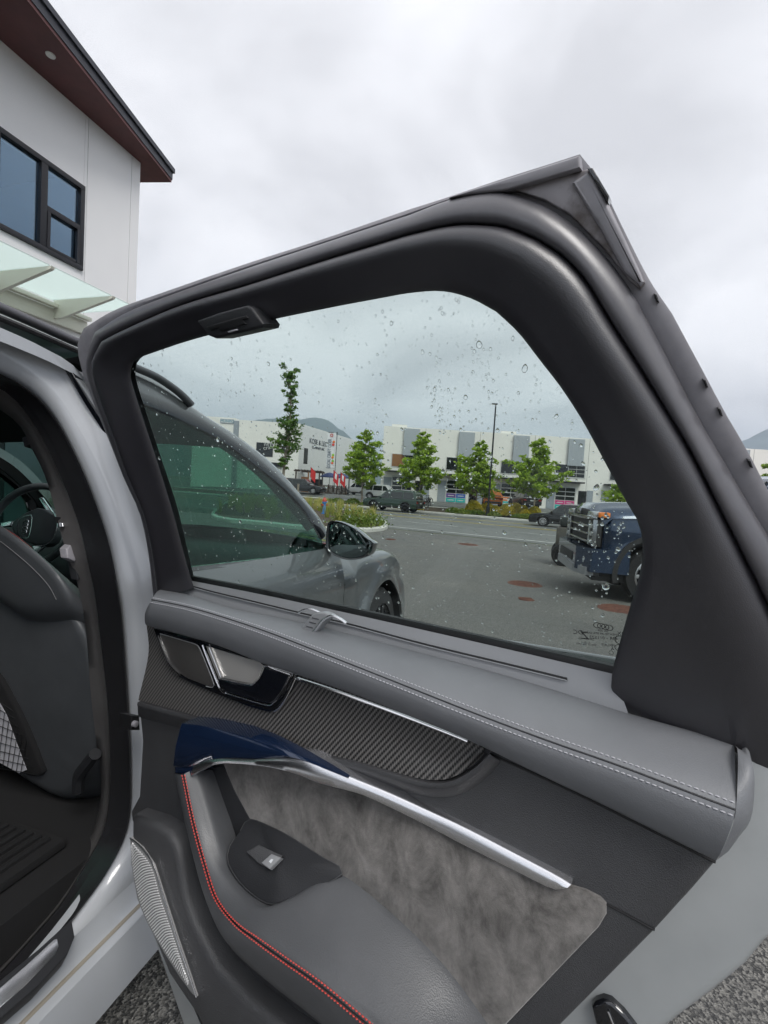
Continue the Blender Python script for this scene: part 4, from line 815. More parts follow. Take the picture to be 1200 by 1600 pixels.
M_water = bpy.data.materials.new('rain_water'); M_water.use_nodes = True
_p = M_water.node_tree.nodes['Principled BSDF']; _p.inputs['Transmission Weight'].default_value = 1; _p.inputs['IOR'].default_value = 1.33; _p.inputs['Roughness'].default_value = 0; _p.inputs['Base Color'].default_value = (1, 1, 1, 1)
# carbon-look weave, laid out in metres along the door
M_carb = bpy.data.materials.new('carbon_weave'); M_carb.use_nodes = True; t = M_carb.node_tree; p = t.nodes['Principled BSDF']
p.inputs['Roughness'].default_value = .33; p.inputs['Coat Weight'].default_value = .35; p.inputs['Coat Roughness'].default_value = .15
uvn = N(t, 'ShaderNodeUVMap'); uvn.uv_map = 'uv'; sp = N(t, 'ShaderNodeSeparateXYZ'); t.links.new(uvn.outputs[0], sp.inputs[0])
def mth(op, a, b=None, **k):
    n = N(t, 'ShaderNodeMath', operation=op)
    for i, q in enumerate((a, b)):
        if q is None: continue
        if isinstance(q, (int, float)): n.inputs[i].default_value = q
        else: t.links.new(q, n.inputs[i])
    return n.outputs[0]
u1 = mth('MULTIPLY', mth('ADD', mth('MULTIPLY', sp.outputs[0], .80), mth('MULTIPLY', sp.outputs[1], -.60)), 175.)   # across the ribs
v1 = mth('MULTIPLY', mth('ADD', mth('MULTIPLY', sp.outputs[0], .60), mth('MULTIPLY', sp.outputs[1], .80)), 260.)
tri = mth('PINGPONG', u1, .5)
cell = mth('FLOOR', u1)
v2 = mth('ADD', v1, mth('MULTIPLY', cell, .5)); dash = mth('PINGPONG', mth('ADD', v2, mth('MULTIPLY', mth('FRACT', u1), 1.0)), .5)
hgt = mth('ADD', mth('MULTIPLY', tri, 1.4), mth('MULTIPLY', dash, .8))
rr_ = N(t, 'ShaderNodeValToRGB'); t.links.new(hgt, rr_.inputs[0])
rr_.color_ramp.elements[0].position = .28; rr_.color_ramp.elements[0].color = (.006, .006, .007, 1); rr_.color_ramp.elements[1].position = .95; rr_.color_ramp.elements[1].color = (.19, .183, .176, 1)
t.links.new(rr_.outputs[0], p.inputs['Base Color'])
bb = N(t, 'ShaderNodeBump'); bb.inputs['Strength'].default_value = .5; bb.inputs['Distance'].default_value = .001; t.links.new(hgt, bb.inputs['Height']); t.links.new(bb.outputs[0], p.inputs['Normal'])
# perforated tweeter cover
M_mesh = bpy.data.materials.new('perforated_cover'); M_mesh.use_nodes = True; t = M_mesh.node_tree; p = t.nodes['Principled BSDF']; p.inputs['Roughness'].default_value = .5; p.inputs['Metallic'].default_value = .3
uvn = N(t, 'ShaderNodeUVMap'); uvn.uv_map = 'uv'; sp = N(t, 'ShaderNodeSeparateXYZ'); t.links.new(uvn.outputs[0], sp.inputs[0])
a_ = mth('PINGPONG', mth('MULTIPLY', mth('ADD', sp.outputs[0], mth('MULTIPLY', sp.outputs[1], .577)), 520.), .5); b_ = mth('PINGPONG', mth('MULTIPLY', mth('ADD', mth('MULTIPLY', sp.outputs[1], 1.155), 0.), 520.), .5)
h_ = mth('MULTIPLY', a_, b_); rr_ = N(t, 'ShaderNodeValToRGB'); t.links.new(h_, rr_.inputs[0])
rr_.color_ramp.elements[0].position = .03; rr_.color_ramp.elements[0].color = (.11, .105, .10, 1); rr_.color_ramp.elements[1].position = .10; rr_.color_ramp.elements[1].color = (.012, .012, .013, 1)
t.links.new(rr_.outputs[0], p.inputs['Base Color'])

car = empty('station_wagon', M=TCAR)
tag(car, 'silver grey estate car with its rear passenger door wide open towards the viewer', 'car')

# ------------------------------------------------------------------ open rear door
def px(poly, n): return [pp(x, y, n) for x, y in poly]
def slab(name, m, parent, poly, n, th=.01, bev=.002, uv=None, smooth=True, ang=50, rnd_=None):
    return MB().prism(px(poly, n), DN*(-th), bev).build(name, m, parent, smooth, ang, uv)
door = MB().prism(px([(1120, 1150), (1230, 1180), (1440, 1250), (1345, 1390), (1200, 1477), (1168, 1515), (1120, 1554), (1066, 1594), (985, 1660), (800, 1760), (420, 1780), (310, 1680), (262, 1540), (232, 1450), (220, 1390), (212, 1300), (228, 1240), (226, 1150), (230, 1000), (300, 960)], .083), DN*-.083, .012).build('rear_door', M_paintin, car, True, 50)
tag(door, 'open rear door with black window frame, carbon weave strip and red stitched armrest')
A = [[(303, 918), (288, 868), (270, 800), (245, 720), (222, 650), (210, 612)], [(210, 612), (204, 588), (208, 568), (225, 556)], [(225, 556), (300, 531), (410, 503), (520, 480), (600, 465)],
     [(600, 465), (640, 458), (690, 455), (735, 466), (775, 487)], [(775, 487), (810, 520), (845, 565), (876, 605), (911, 659), (945, 722)], [(945, 722), (978, 783), (997, 815), (1003, 840), (1004, 867), (1000, 895), (990, 930), (978, 970), (957, 1050), (958, 1085), (985, 1125), (1015, 1200), (1040, 1260)]]
B = [[(248, 935), (240, 860), (227, 800), (203, 745), (183, 690), (161, 630)], [(161, 630), (148, 588), (147, 562), (162, 531)], [(162, 531), (195, 514), (280, 477), (385, 445), (500, 408), (640, 365)],
     [(640, 365), (697, 352), (735, 349), (787, 353), (838, 372)], [(838, 372), (880, 400), (917, 440), (950, 495), (1000, 574), (1042, 642)], [(1042, 642), (1083, 712), (1117, 780), (1183, 910), (1240, 1030), (1290, 1150), (1310, 1230), (1320, 1320)]]
Cc = [[(244, 937), (235, 860), (222, 800), (197, 745), (176, 690), (153, 630)], [(153, 630), (139, 588), (138, 557), (151, 517)], [(151, 517), (195, 489), (260, 463), (385, 419), (500, 381), (640, 335)],
      [(640, 335), (700, 312), (762, 299), (804, 303), (850, 320)], [(850, 320), (890, 346), (921, 374), (958, 416), (992, 466), (1040, 556)], [(1040, 556), (1054, 583), (1096, 662), (1137, 732), (1171, 791), (1230, 890), (1300, 1020), (1350, 1150), (1360, 1230), (1370, 1320)]]
D = [[(241, 940), (232, 860), (219, 800), (193, 745), (171, 690), (146, 630)], [(146, 630), (129, 582), (121, 541), (131, 513)], [(131, 513), (180, 484), (260, 455), (385, 412), (500, 375), (640, 327)],
     [(640, 327), (700, 308), (780, 281), (850, 259), (906, 241)], [(928, 262), (953, 314), (985, 380), (1017, 441), (1050, 490)], [(1050, 490), (1100, 583), (1133, 645), (1167, 703), (1200, 766), (1270, 890), (1340, 1020), (1390, 1150), (1400, 1230), (1410, 1320)]]
CNT = (16, 8, 22, 14, 16, 28)
def curve(segs, off):
    o = []
    for s_, c_ in zip(segs, CNT):
        q = crom([dp(x, y, off) for x, y in s_], c_); o += q if not o else q[1:] if (o[-1]-q[0]).length < 1e-5 else q
    return o
def curve_even(segs, off):
    o = []
    for i, (s_, c_) in enumerate(zip(segs, CNT)):
        q = crom([dp(x, y, off) for x, y in s_], c_); o += q if i == 0 else q[1:]
    return o
cA0 = curve_even(A, .004); cA = curve_even(A, .016); cB = curve_even(B, .020); cC = curve_even(Cc, .006); cD = curve_even(D, -.004)
def mixl(a, b, t, off): return [p.lerp(q, t)+GN*off for p, q in zip(a, b)]
rows = [cA0, cA]
for t_, o_ in ((.05, .004), (.2, .0065), (.4, .0095), (.55, .0125), (.64, .0142), (.72, .0148), (.79, .0142), (.85, .0124), (.91, .009), (.955, .004), (.985, -.002), (1.0, -.010), (1.0, -.022)): rows.append(mixl(cA, cB, t_, o_))
trim = MB().grid(rows).build('window_frame_trim', M_trim, door, True, 80)
tag(trim, 'soft black trim round the inside of the open door window')
rows = [mixl(cB, cC, -.06, -.012)]
for k in range(11):
    a = math.pi*k/10; rows.append(mixl(cB, cC, .5-.5*math.cos(a), .012*math.sin(a)-.004))
rows.append(mixl(cB, cC, 1.02, -.02))
MB().grid(rows).build('weather_seal', M_seal, door, True, 80)
# metal frame behind the seal: runs to the outer edge, with a back side
cDb = [p-GN*.03 for p in cD]; cAb = [p.lerp(q, .2)-GN*.022 for p, q in zip(cA0, cB)]
MB().grid([mixl(cB, cC, .8, -.014), mixl(cC, cD, .15, -.008), mixl(cC, cD, .5, -.003), mixl(cC, cD, .93, 0), cD, [p-GN*.006 for p in cD], cDb, cAb]).build('window_frame', M_frame, door, True, 35)
# roof edge strip and raised corner plate at the rear top corner
MB().prism([dp(x, y, .012) for x, y in [(700, 309), (780, 282), (905, 242), (907, 262), (848, 280), (790, 297), (740, 302)]], GN*-.03, .002).build('roof_edge_strip', M_frame, door, True, 30)
MB().prism([dp(x, y, .004) for x, y in [(800, 296), (850, 282), (908, 266), (924, 262), (948, 312), (1008, 441), (1000, 452), (985, 440), (940, 385), (890, 335), (850, 312)]], GN*-.02, .002).build('corner_plate', mat('stained_corner_plate', (.16, .14, .135), .5, .1, .4, col2=(.42, .40, .42), cs=24, ccon=(.38, .58)), door, True, 30)
MB().prism([dp(x, y, .010) for x, y in [(893, 285), (918, 268), (928, 275), (975, 370), (1006, 440), (1000, 447), (975, 425), (930, 345)]], GN*-.012, .003).build('corner_rib', M_frame, door, True, 30)
MB().prism([dp(x, y, .012) for x, y in [(917, 262), (926, 262), (952, 306), (950, 316), (944, 310)]], GN*-.02, .001).build('edge_clip', M_gloss, door, True, 30)
for x, y in ((1025, 466), (1102, 600), (1125, 645), (1172, 726)):
    MB().prism([dp(x-4, y-8, .003), dp(x+1, y-6, .003), dp(x+5, y+6, .003), dp(x, y+4, .003)], GN*-.01, .0008).build('edge_plug', M_rub, door, True, 30)
# sunshade hook on the upper frame
h = MB().prism([dp(x, y, .040) for x, y in [(307, 501), (340, 489), (385, 477), (393, 481), (402, 494), (411, 506), (409, 512), (375, 520), (336, 529), (326, 525), (314, 512)]], GN*-.03, .003)
hk = h.build('sunshade_hook', M_dark, door, True, 40)
MB().prism([dp(x, y, .0415) for x, y in [(322, 511), (350, 502), (384, 493), (388, 497), (378, 500), (384, 506), (345, 518), (340, 513), (330, 517)]], GN*-.006, .001).build('hook_slot', M_rub, door, True, 40)
MB().prism([dp(x, y, .0425) for x, y in [(355, 518), (369, 514), (370, 516), (357, 520)]], GN*-.004, .0005).build('hook_mark', M_thread, door, True, 40)
# glass: a 4 mm pane
ring = [p for p in cA0[:-12]]; cen = sum(ring, Vector())/len(ring)
bot = crom([dp(958, 1090, .0), dp(700, 1035, .0), dp(480, 975, .0), dp(300, 935, .0)], 8)
gring = [cen+(p-GN*.004-cen)*1.025 for p in ring] + bot
pane = MB().prism(gring, GN*-.004, 0).build('window_glass', M_glass, door, False)
tag(pane, 'rain spotted tinted glass of the open rear door')
# the leaning glass: local frame for marks on it
def gM(x, y, off, rot, mir=1):
    o = dp(x, y, off); ex = (dp(x+20, y, off)-dp(x-20, y, off)).normalized(); ez = GN; ey = ez.cross(ex).normalized()
    ex = ey.cross(ez); c_, s_ = math.cos(rot), math.sin(rot); a = (ex*c_+ey*s_)*mir; b = (ey*c_-ex*s_)
    return Matrix((a, b, ez)).transposed().to_4x4() if False else Matrix.Translation(o) @ Matrix(((a.x, b.x, ez.x, 0), (a.y, b.y, ez.y, 0), (a.z, b.z, ez.z, 0), (0, 0, 0, 1)))
RT = R(-5)
for i in range(4):
    M4 = gM(933+i*6.3, 977+i*1.3, .0012, RT)
    MB().grid([[M4 @ Vector((rr*1.12*math.cos(2*math.pi*k/24), rr*math.sin(2*math.pi*k/24), 0)) for k in range(24)] for rr in (.0029, .0036)], closed=True).build('ring_mark', M_print, door, False)
for (x, y, b, s_) in [(942, 985.5, '0A 209', .0036), (936, 990, 'THEATRUM SPA SATELIT', .0036), (943, 997, '43R - 011522', .0052), (914, 993.5, 'Z', .013), (903, 988, 'DC', .0075), (916, 998.5, 'LAMINATED', .003), (917, 1004, '11 05', .003), (916, 1007, 'VSG-ST SEKURIT', .003), (950, 1008, 'SEKURIT', .0036), (969, 990, 'IX', .006), (957, 1014, 'A', .005)]:
    text('glass_print', b, s_, M_print, gM(x, y, .0012, RT, -1), door, .0001)
for (x, y, rr) in [(969, 1000, .0055), (967, 1012, .0042), (955, 1020, .0025)]:
    M4 = gM(x, y, .0012, 0); MB().grid([[M4 @ Vector((q*math.cos(2*math.pi*k/20), q*math.sin(2*math.pi*k/20), 0)) for k in range(20)] for q in (rr*.84, rr)], closed=True).build('glass_print', M_print, door, False)
# raindrops on the outer face
dr = MB(); cnt = 0; r3 = random.Random(11)
poly = [(x, y) for s_ in A for x, y in s_][:-4] + [(640, 975)]
def inside(x, y):
    c_ = False; n = len(poly)
    for i in range(n):
        (x1, y1), (x2, y2) = poly[i], poly[i-1]
        if (y1 > y) != (y2 > y) and x < (x2-x1)*(y-y1)/(y2-y1)+x1: c_ = not c_
    return c_
ex = (dp(620, 700)-dp(580, 700)).normalized(); ey = GN.cross(ex).normalized(); ey = ey if ey.z > 0 else -ey
cl = [(r3.uniform(215, 1000), r3.uniform(470, 900), r3.uniform(10, 55)) for _ in range(85)]
tries = 0
while cnt < 1500 and tries < 20000:
    tries += 1
    if r3.random() < .30: c0 = r3.choice(cl); x = r3.gauss(c0[0], c0[2]*.35); y = r3.gauss(c0[1], c0[2])
    else: x = r3.uniform(205, 1000); y = r3.uniform(456, 1010)
    if not inside(x, y): continue
    o = dp(x, y, -.0042)
    rad = .00056*math.exp(abs(r3.gauss(0, .55))) if r3.random() < .93 else r3.uniform(.0010, .0018)
    el = r3.uniform(1.0, 1.5); sl = r3.uniform(-.25, .25); seg = 7 if rad < .0012 else 11
    rows = []
    for k, (h_, q) in enumerate(((0, 1), (.30, .93), (.52, .74), (.66, .42))):
        rr_l = []
        for j in range(seg):
            a = 2*math.pi*j/seg; X = math.cos(a)*rad*q; Y = math.sin(a)*rad*q*el; 
            if Y > 0: X *= 1-.35*Y/(rad*el)
            rr_l.append(o+ex*(X+sl*Y)+ey*Y-GN*rad*h_)
        rows.append(rr_l)
    b0 = len(dr.v); dr.grid(rows, closed=True); dr.f.append(tuple(b0+3*seg+j for j in range(seg))); dr.f.append(tuple(b0+j for j in reversed(range(seg)))); cnt += 1
tag(dr.build('raindrops', M_water, door, True, 80), 'rain drops clinging to the outside of the glass', kind='stuff')
# rubber sweep, ledge, sunshade slot and pull
K0 = [(292, 906), (400, 927), (530, 955), (660, 984), (800, 1016), (958, 1053)]
K1 = [(258, 919), (300, 930), (363, 950), (420, 961), (478, 973), (560, 994), (660, 1019), (780, 1051), (880, 1081), (981, 1113)]
c0 = crom([pp(x, y, .072) for x, y in K0], 40); c1 = crom([pp(x, y, .083) for x, y in K1], 40)
MB().grid([[p-DN*.004-UP*.02 for p in c0], c0, [p.lerp(q, .5)+UP*.001 for p, q in zip(c0, c1)], c1, [p-UP*.02 for p in c1]]).build('window_ledge', M_ledge, door, True, 50)
rb = crom([pp(x, y, .069) for x, y in K0], 40)
MB().grid([[p+UP*.009-DN*.007 for p in rb], [p+UP*.0085 for p in rb], [p+UP*.002+DN*.003 for p in rb], [p-UP*.008+DN*.001 for p in rb]]).build('glass_sweep', M_rub, door, True, 60)
sl_ = [(296, 915), (333, 925), (400, 941), (478, 960), (540, 974), (660, 1006), (780, 1035), (886, 1061)]
cs_ = crom([pp(x, y, .0805) for x, y in sl_], 40)
MB().tube(cs_, .0016, 6).build('sunshade_slot', M_rub, door)
MB().tube([p+DN*.0022-UP*.0012 for p in cs_], .0009, 6).build('slot_lip', M_ledge, door)
tb = [(494, 957), (506, 957), (516, 961), (518, 965), (508, 971), (500, 980), (491, 992), (484, 996), (475, 995), (468, 989), (470, 982), (477, 972), (486, 961)]
pull = MB().prism(px(tb, .112), DN*-.012, .003).build('sunshade_pull', M_ledge, door, True, 40)
for k in range(4): MB().tube([pp(474+k*4.6, 985-k*6.6, .1125), pp(484+k*4.6, 988-k*6.8, .1125)], .0006, 5).build('pull_rib', M_dark, door)
MB().tube(crom([pp(x, y, .113) for x, y in [(484, 993), (494, 983), (504, 970), (518, 962), (533, 968), (541, 974)]], 16), .0022, 7).build('pull_rim', M_alu, door)
MB().tube(crom([pp(x, y, .100) for x, y in [(466, 958), (474, 953), (486, 952), (500, 957)]], 10), .0016, 6).build('slot_clip', M_alu, door)
# padded leather roll
P0 = [(256, 921), (300, 931), (363, 951), (478, 974), (660, 1020), (780, 1052), (880, 1082), (981, 1114), (1080, 1142), (1147, 1163)]
P2 = [(237, 937), (300, 950), (400, 981), (500, 1019), (617, 1065), (733, 1111), (850, 1155), (967, 1196), (1083, 1240), (1149, 1265)]
P4 = [(227, 975), (331, 1004), (410, 1035), (480, 1058), (560, 1086), (640, 1118), (731, 1155), (850, 1212), (933, 1251), (1030, 1299), (1120, 1343)]
NU = 90
q0 = crom([pp(x, y, .082) for x, y in P0], NU); q2 = crom([pp(x, y, .148) for x, y in P2], NU); q4 = crom([pp(x, y, .140) for x, y in P4], NU)
q1 = [p.lerp(q, .5)+UP*.0055+DN*.002 for p, q in zip(q0, q2)]; q3 = [p.lerp(q, .5)+DN*.006 for p, q in zip(q2, q4)]
q5 = [p-UP*.004-DN*.008 for p in q4]
sect = []
for j in range(NU): sect.append(cromp([q0[j]-UP*.015, q0[j], q1[j], q2[j], q3[j], q4[j], q5[j]], 5))
NS = len(sect[0]); rows = [[sect[j][i] for j in range(NU)] for i in range(NS)]
g = MB().grid(rows)
g.f.append(tuple(range(0, NS*NU, NU))) 
pad = g.build('padded_top', M_leather, door, True, 60)
tag(pad, 'grey leather padded roll with a double seam')
def stitches(name, m, path_fn, n, ln, rad, parent):
    s_ = MB()
    for k in range(n):
        a, b, nn = path_fn((k+.14)/n), path_fn((k+.76)/n), None
        mid = (a[0]+b[0])/2; d = (b[0]-a[0]); L = d.length; d.normalize(); up = a[1]
        s_.tube([a[0]-up*rad*.4, mid+up*rad*.5, b[0]-up*rad*.4], [rad*.75, rad, rad*.75], 5)
    return tag(s_.build(name, m, parent, True, 60), kind='stuff')
def pad_at(du):
    def fn(t):
        x = t*(NU-1); j = min(NU-2, int(x)); f_ = x-j; col = [sect[j][i].lerp(sect[j+1][i], f_) for i in range(NS)]
        i0 = 15; i = i0+(1 if du > 0 else -1); d = (col[i]-col[i0]).normalized()
        along = (sect[j+1][i0]-sect[j][i0]).normalized(); nn = along.cross(d).normalized(); nn = nn if nn.dot(DN+UP) > 0 else -nn
        return col[i0]+d*abs(du)+nn*.0002, nn
    return fn
stitches('seam_stitching', M_thread, pad_at(-.0052), 165, 0, .00090, door)
stitches('seam_stitching', M_thread, pad_at(.0052), 165, 0, .00090, door)
MB().tube([pad_at(1e-5)(k/80)[0] for k in range(81)], .0009, 5).build('seam_groove', M_dark, door)
# rear end cap of the roll
e0 = crom([pp(1147, 1163, .084), pp(1153, 1178, .112), pp(1150, 1264, .148), pp(1140, 1302, .148), pp(1121, 1343, .140)], 14)
e1 = crom([pp(1160, 1172, .09), pp(1171, 1185, .112), pp(1179, 1213, .125), pp(1174, 1277, .125), pp(1153, 1310, .118)], 14)
e2 = [p-DN*.04+DS*.002 for p in e1]
MB().grid([e0, [p.lerp(q, .5)+DN*.004 for p, q in zip(e0, e1)], e1, e2]).build('padded_end_cap', M_leather, door, True, 60)
# grained panel body
base = [(228, 972), (480, 1052), (760, 1168), (1040, 1298), (1128, 1338), (1085, 1388), (1024, 1455), (880, 1600), (790, 1690), (600, 1700), (500, 1604), (440, 1565), (380, 1512), (335, 1460), (316, 1400), (300, 1335), (268, 1318), (240, 1300), (206, 1285), (204, 1268), (217, 1244), (222, 1157), (216, 1097), (226, 1060), (231, 1013)]
panel = slab('door_panel', M_grain, door, base, .118, .045, .005)
tag(panel, 'grained black plastic door panel')
MB().tube(crom([pp(x, y, .1185) for x, y in [(895, 1386), (949, 1413), (985, 1432), (1023, 1453)]], 10), .0012, 6).build('panel_joint', M_rub, door)
MB().tube(crom([pp(x, y, .119) for x, y in [(765, 1178), (850, 1216), (933, 1255), (1030, 1303), (1118, 1347)]], 16), .0014, 6).build('panel_joint', M_rub, door)
# carbon weave strip with its lip
t0 = crom([pp(x, y, .1215) for x, y in [(229, 977), (331, 1004), (410, 1035), (480, 1058), (560, 1086), (640, 1118), (731, 1155), (758, 1171)]], 60)
t1 = crom([pp(x, y, .1215) for x, y in [(232, 1022), (300, 1052), (400, 1088), (500, 1119), (600, 1148), (690, 1186), (756, 1175)]], 60)
t2 = crom([pp(x, y, .130) for x, y in [(216, 1094), (300, 1117), (400, 1147), (500, 1176), (560, 1190), (640, 1213), (677, 1219), (706, 1215), (738, 1196), (757, 1177)]], 60)
cols = [crom([a, b, c], 9) for a, b, c in zip(t0, t1, t2)]
MB().grid([[p-DN*.004 for p in t0]]+[[c[i] for c in cols] for i in range(9)]+[[p-DN*.004 for p in t2]]).build('carbon_strip', M_carb, door, True, 60, suv_)
l2 = crom([pp(x, y, .134) for x, y in [(215, 1097), (300, 1120), (400, 1150), (500, 1179), (560, 1193), (640, 1217), (678, 1224), (709, 1220), (743, 1199), (765, 1177)]], 60)
l3 = crom([pp(x, y, .1345) for x, y in [(215, 1104), (300, 1128), (400, 1159), (500, 1188), (560, 1203), (640, 1226), (680, 1233), (716, 1228), (752, 1204), (772, 1183)]], 60)
l4 = crom([pp(x, y, .1185) for x, y in [(216, 1120), (300, 1143), (400, 1172), (500, 1200), (560, 1215), (640, 1238), (685, 1246), (726, 1239), (764, 1212), (782, 1190)]], 60)
MB().grid([[p-DN*.012 for p in l2], l2, [p.lerp(q, .5)+DN*.001 for p, q in zip(l2, l3)], l3, l4]).build('trim_lip', M_grain, door, True, 60)
MB().tube(crom([pp(x, y, .126) for x, y in [(461, 1059), (540, 1085), (640, 1122), (720, 1153), (731, 1158)]], 24), .0026, 7, flat=.8).build('chrome_strip', M_chrome, door)
# handle bezel, tweeter, door release
slab('handle_bezel', M_gloss, door, [(239, 981), (300, 997), (331, 1006), (410, 1037), (462, 1055), (461, 1062), (453, 1077), (445, 1091), (436, 1104), (428, 1111), (419, 1113), (387, 1104), (331, 1082), (300, 1069), (279, 1058), (262, 1037), (250, 1010)], .1275, .010, .0018)
slab('speaker_cover', M_mesh, door, [(249, 991), (270, 996), (289, 1002), (303, 1006), (309, 1010), (314, 1020), (323, 1043), (333, 1068), (331, 1073), (325, 1072), (293, 1060), (275, 1049), (265, 1036), (254, 1012)], .1300, .006, .0008, uv=suv_)
MB().tube(crom([pp(x, y, .131) for x, y in [(247, 993), (253, 1012), (263, 1035), (272, 1047), (281, 1055)]], 14), .0016, 6).build('chrome_trim', M_chrome, door)
MB().tube(crom([pp(x, y, .1312) for x, y in [(250, 990), (289, 1001.5), (304, 1006), (310, 1010), (315, 1020), (334, 1068), (331, 1074), (322, 1072)]], 26), .0007, 5).build('cover_rim', M_ledge, door)
slab('release_recess', mat('satin_recess', (.50, .49, .47), .34, .35), door, [(321, 1009), (403, 1034), (413, 1041), (411, 1050), (404, 1061), (392, 1071), (342, 1061), (333, 1040)], .1282, .004, .0008)
slab('release_lever', M_gloss, door, [(340, 1061), (365, 1067), (391, 1071), (398, 1067), (405, 1059), (413, 1042), (430, 1047), (453, 1054), (448, 1066), (440, 1082), (430, 1095), (424, 1099), (415, 1099), (352, 1081), (346, 1075)], .1385, .012, .0022)
MB().tube(crom([pp(x, y, .1335) for x, y in [(317, 1008), (322, 1022), (332, 1047), (341, 1069), (346, 1078), (353, 1083)]], 16), .0021, 6).build('chrome_trim', M_chrome, door)
MB().tube(crom([pp(x, y, .1335) for x, y in [(353, 1083), (385, 1093), (418, 1102), (426, 1099), (436, 1089), (446, 1070), (453, 1055)]], 24), .0010, 6).build('chrome_trim', M_alu, door)
MB().tube(crom([pp(x, y, .1385) for x, y in [(341, 1060), (365, 1066), (391, 1070), (398, 1066), (405, 1058), (413, 1041), (432, 1047), (453, 1054)]], 30), .0009, 5).build('lever_edge', M_alu, door)
MB().tube([pp(327, 1012, .1295), pp(345, 1058, .1295)], .0007, 5).build('recess_edge', M_chrome, door)
MB().tube(crom([pp(x, y, .1288) for x, y in [(428, 1112), (437, 1105), (446, 1092), (454, 1077), (462, 1060)]], 14), .0010, 5).build('bezel_edge', M_alu, door)
# pull bar: upper face with a dark blue reflection painted in, satin lower edge
bar_u = [(303, 1196), (318, 1188), (345, 1184), (400, 1185), (440, 1183), (475, 1187), (500, 1196), (560, 1220), (600, 1236), (660, 1263), (720, 1291), (800, 1332), (880, 1374), (893, 1382)]
bar_l = [(299, 1214), (313, 1206), (345, 1194), (400, 1197), (445, 1207), (475, 1217), (500, 1227), (560, 1242), (600, 1259), (660, 1289), (720, 1321), (800, 1361), (860, 1390), (880, 1389)]
nb_ar = lambda x: .1655-.038*sst(420, 700, x)
bu = crom([pp(x, y, nb_ar(x)) for x, y in bar_u], 60); bl = crom([pp(x, y, nb_ar(x)) for x, y in bar_l], 60)
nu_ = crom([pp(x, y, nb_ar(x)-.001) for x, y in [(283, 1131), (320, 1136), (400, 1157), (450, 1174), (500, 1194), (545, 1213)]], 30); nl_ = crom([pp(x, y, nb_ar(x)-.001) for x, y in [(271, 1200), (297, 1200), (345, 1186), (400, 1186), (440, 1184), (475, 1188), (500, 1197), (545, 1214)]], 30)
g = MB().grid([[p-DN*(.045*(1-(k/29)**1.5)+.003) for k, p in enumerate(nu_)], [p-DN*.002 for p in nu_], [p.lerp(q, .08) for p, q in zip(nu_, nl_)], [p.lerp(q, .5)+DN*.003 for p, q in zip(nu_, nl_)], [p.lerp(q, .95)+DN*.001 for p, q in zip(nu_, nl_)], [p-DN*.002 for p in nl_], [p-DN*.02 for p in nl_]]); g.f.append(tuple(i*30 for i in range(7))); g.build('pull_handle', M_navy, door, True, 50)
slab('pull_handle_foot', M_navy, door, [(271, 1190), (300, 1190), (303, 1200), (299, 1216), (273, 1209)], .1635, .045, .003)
rows = [[p-DN*.035 for p in bu], [p-DN*.003 for p in bu], [p.lerp(q, .12) for p, q in zip(bu, bl)], [p.lerp(q, .45)+DN*.0022 for p, q in zip(bu, bl)], [p.lerp(q, .86)+DN*.001 for p, q in zip(bu, bl)], [p-DN*.003 for p in bl], [p-DN*.045 for p in bl]]
g = MB().grid(rows); g.f.append(tuple(i*60 for i in range(7))); g.f.append(tuple(i*60+59 for i in range(7)))
g.build('pull_handle_edge', M_alu, door, True, 45)
MB().tube([p-DN*.006-UP*.0005 for p in bl[8:]], .0016, 6).build('bar_shadow_gap', M_rub, door)
# suede insert
slab('suede_insert', M_alc, door, [(346, 1190), (400, 1190), (500, 1215), (600, 1250), (720, 1310), (850, 1375), (915, 1394), (938, 1406), (947, 1416), (947, 1432), (935, 1452), (870, 1520), (797, 1597), (740, 1655), (620, 1560), (535, 1400), (470, 1340), (388, 1282), (366, 1240)], .1235, .012, .004)
# armrest
AB = [(312, 1205, .150), (335, 1282, .154), (356, 1346, .158), (378, 1381, .163), (412, 1408, .168), (447, 1411, .163), (535, 1362, .120), (617, 1425, .120), (700, 1508, .120), (775, 1610, .120), (840, 1700, .120)]
AR = [(287, 1210, .170), (302, 1283, .176), (321, 1354, .183), (338, 1404, .191), (367, 1442, .198), (400, 1468, .202), (446, 1501, .204), (492, 1533, .205), (554, 1583, .205), (620, 1640, .205), (690, 1705, .205)]
AO = [(273, 1206, .158), (284, 1255, .164), (300, 1325, .172), (318, 1392, .180), (340, 1450, .186), (362, 1482, .190), (385, 1505, .190), (430, 1543, .190), (484, 1585, .190), (545, 1635, .190), (610, 1700, .190)]
NA = 70
ab = crom([pp(*q) for q in AB], NA); ar = crom([pp(*q) for q in AR], NA); ao = crom([pp(*q) for q in AO], NA)
asec = []
for a, b, c in zip(ab, ar, ao):
    wd = min(1., (a-b).length/.09)
    asec.append(cromp([a-DN*.03-UP*.01, a, a.lerp(b, .5)+(UP+DN*.35)*(.002+.0045*wd), a.lerp(b, .85)+(UP*.6+DN)*.003, b, b.lerp(c, .5)+DN*.0035, c, c-DN*.03-UP*.012, c-DN*.08-UP*.005], 4))
MB().grid([[asec[j][i] for j in range(NA)] for i in range(len(asec[0]))]).build('armrest', M_leather2, door, True, 70)
def arm_at(du):
    def fn(t):
        x = t*(NA-1); j = min(NA-2, int(x)); f_ = x-j; col = [asec[j][i].lerp(asec[j+1][i], f_) for i in range(len(asec[0]))]
        i0 = 16; i = i0+(1 if du > 0 else -1); d = (col[i]-col[i0]).normalized()
        along = (asec[j+1][i0]-asec[j][i0]).normalized(); nn = along.cross(d).normalized(); nn = nn if nn.dot(DN+UP*.5) > 0 else -nn
        return col[i0]+d*abs(du)+nn*.0004, nn
    return fn
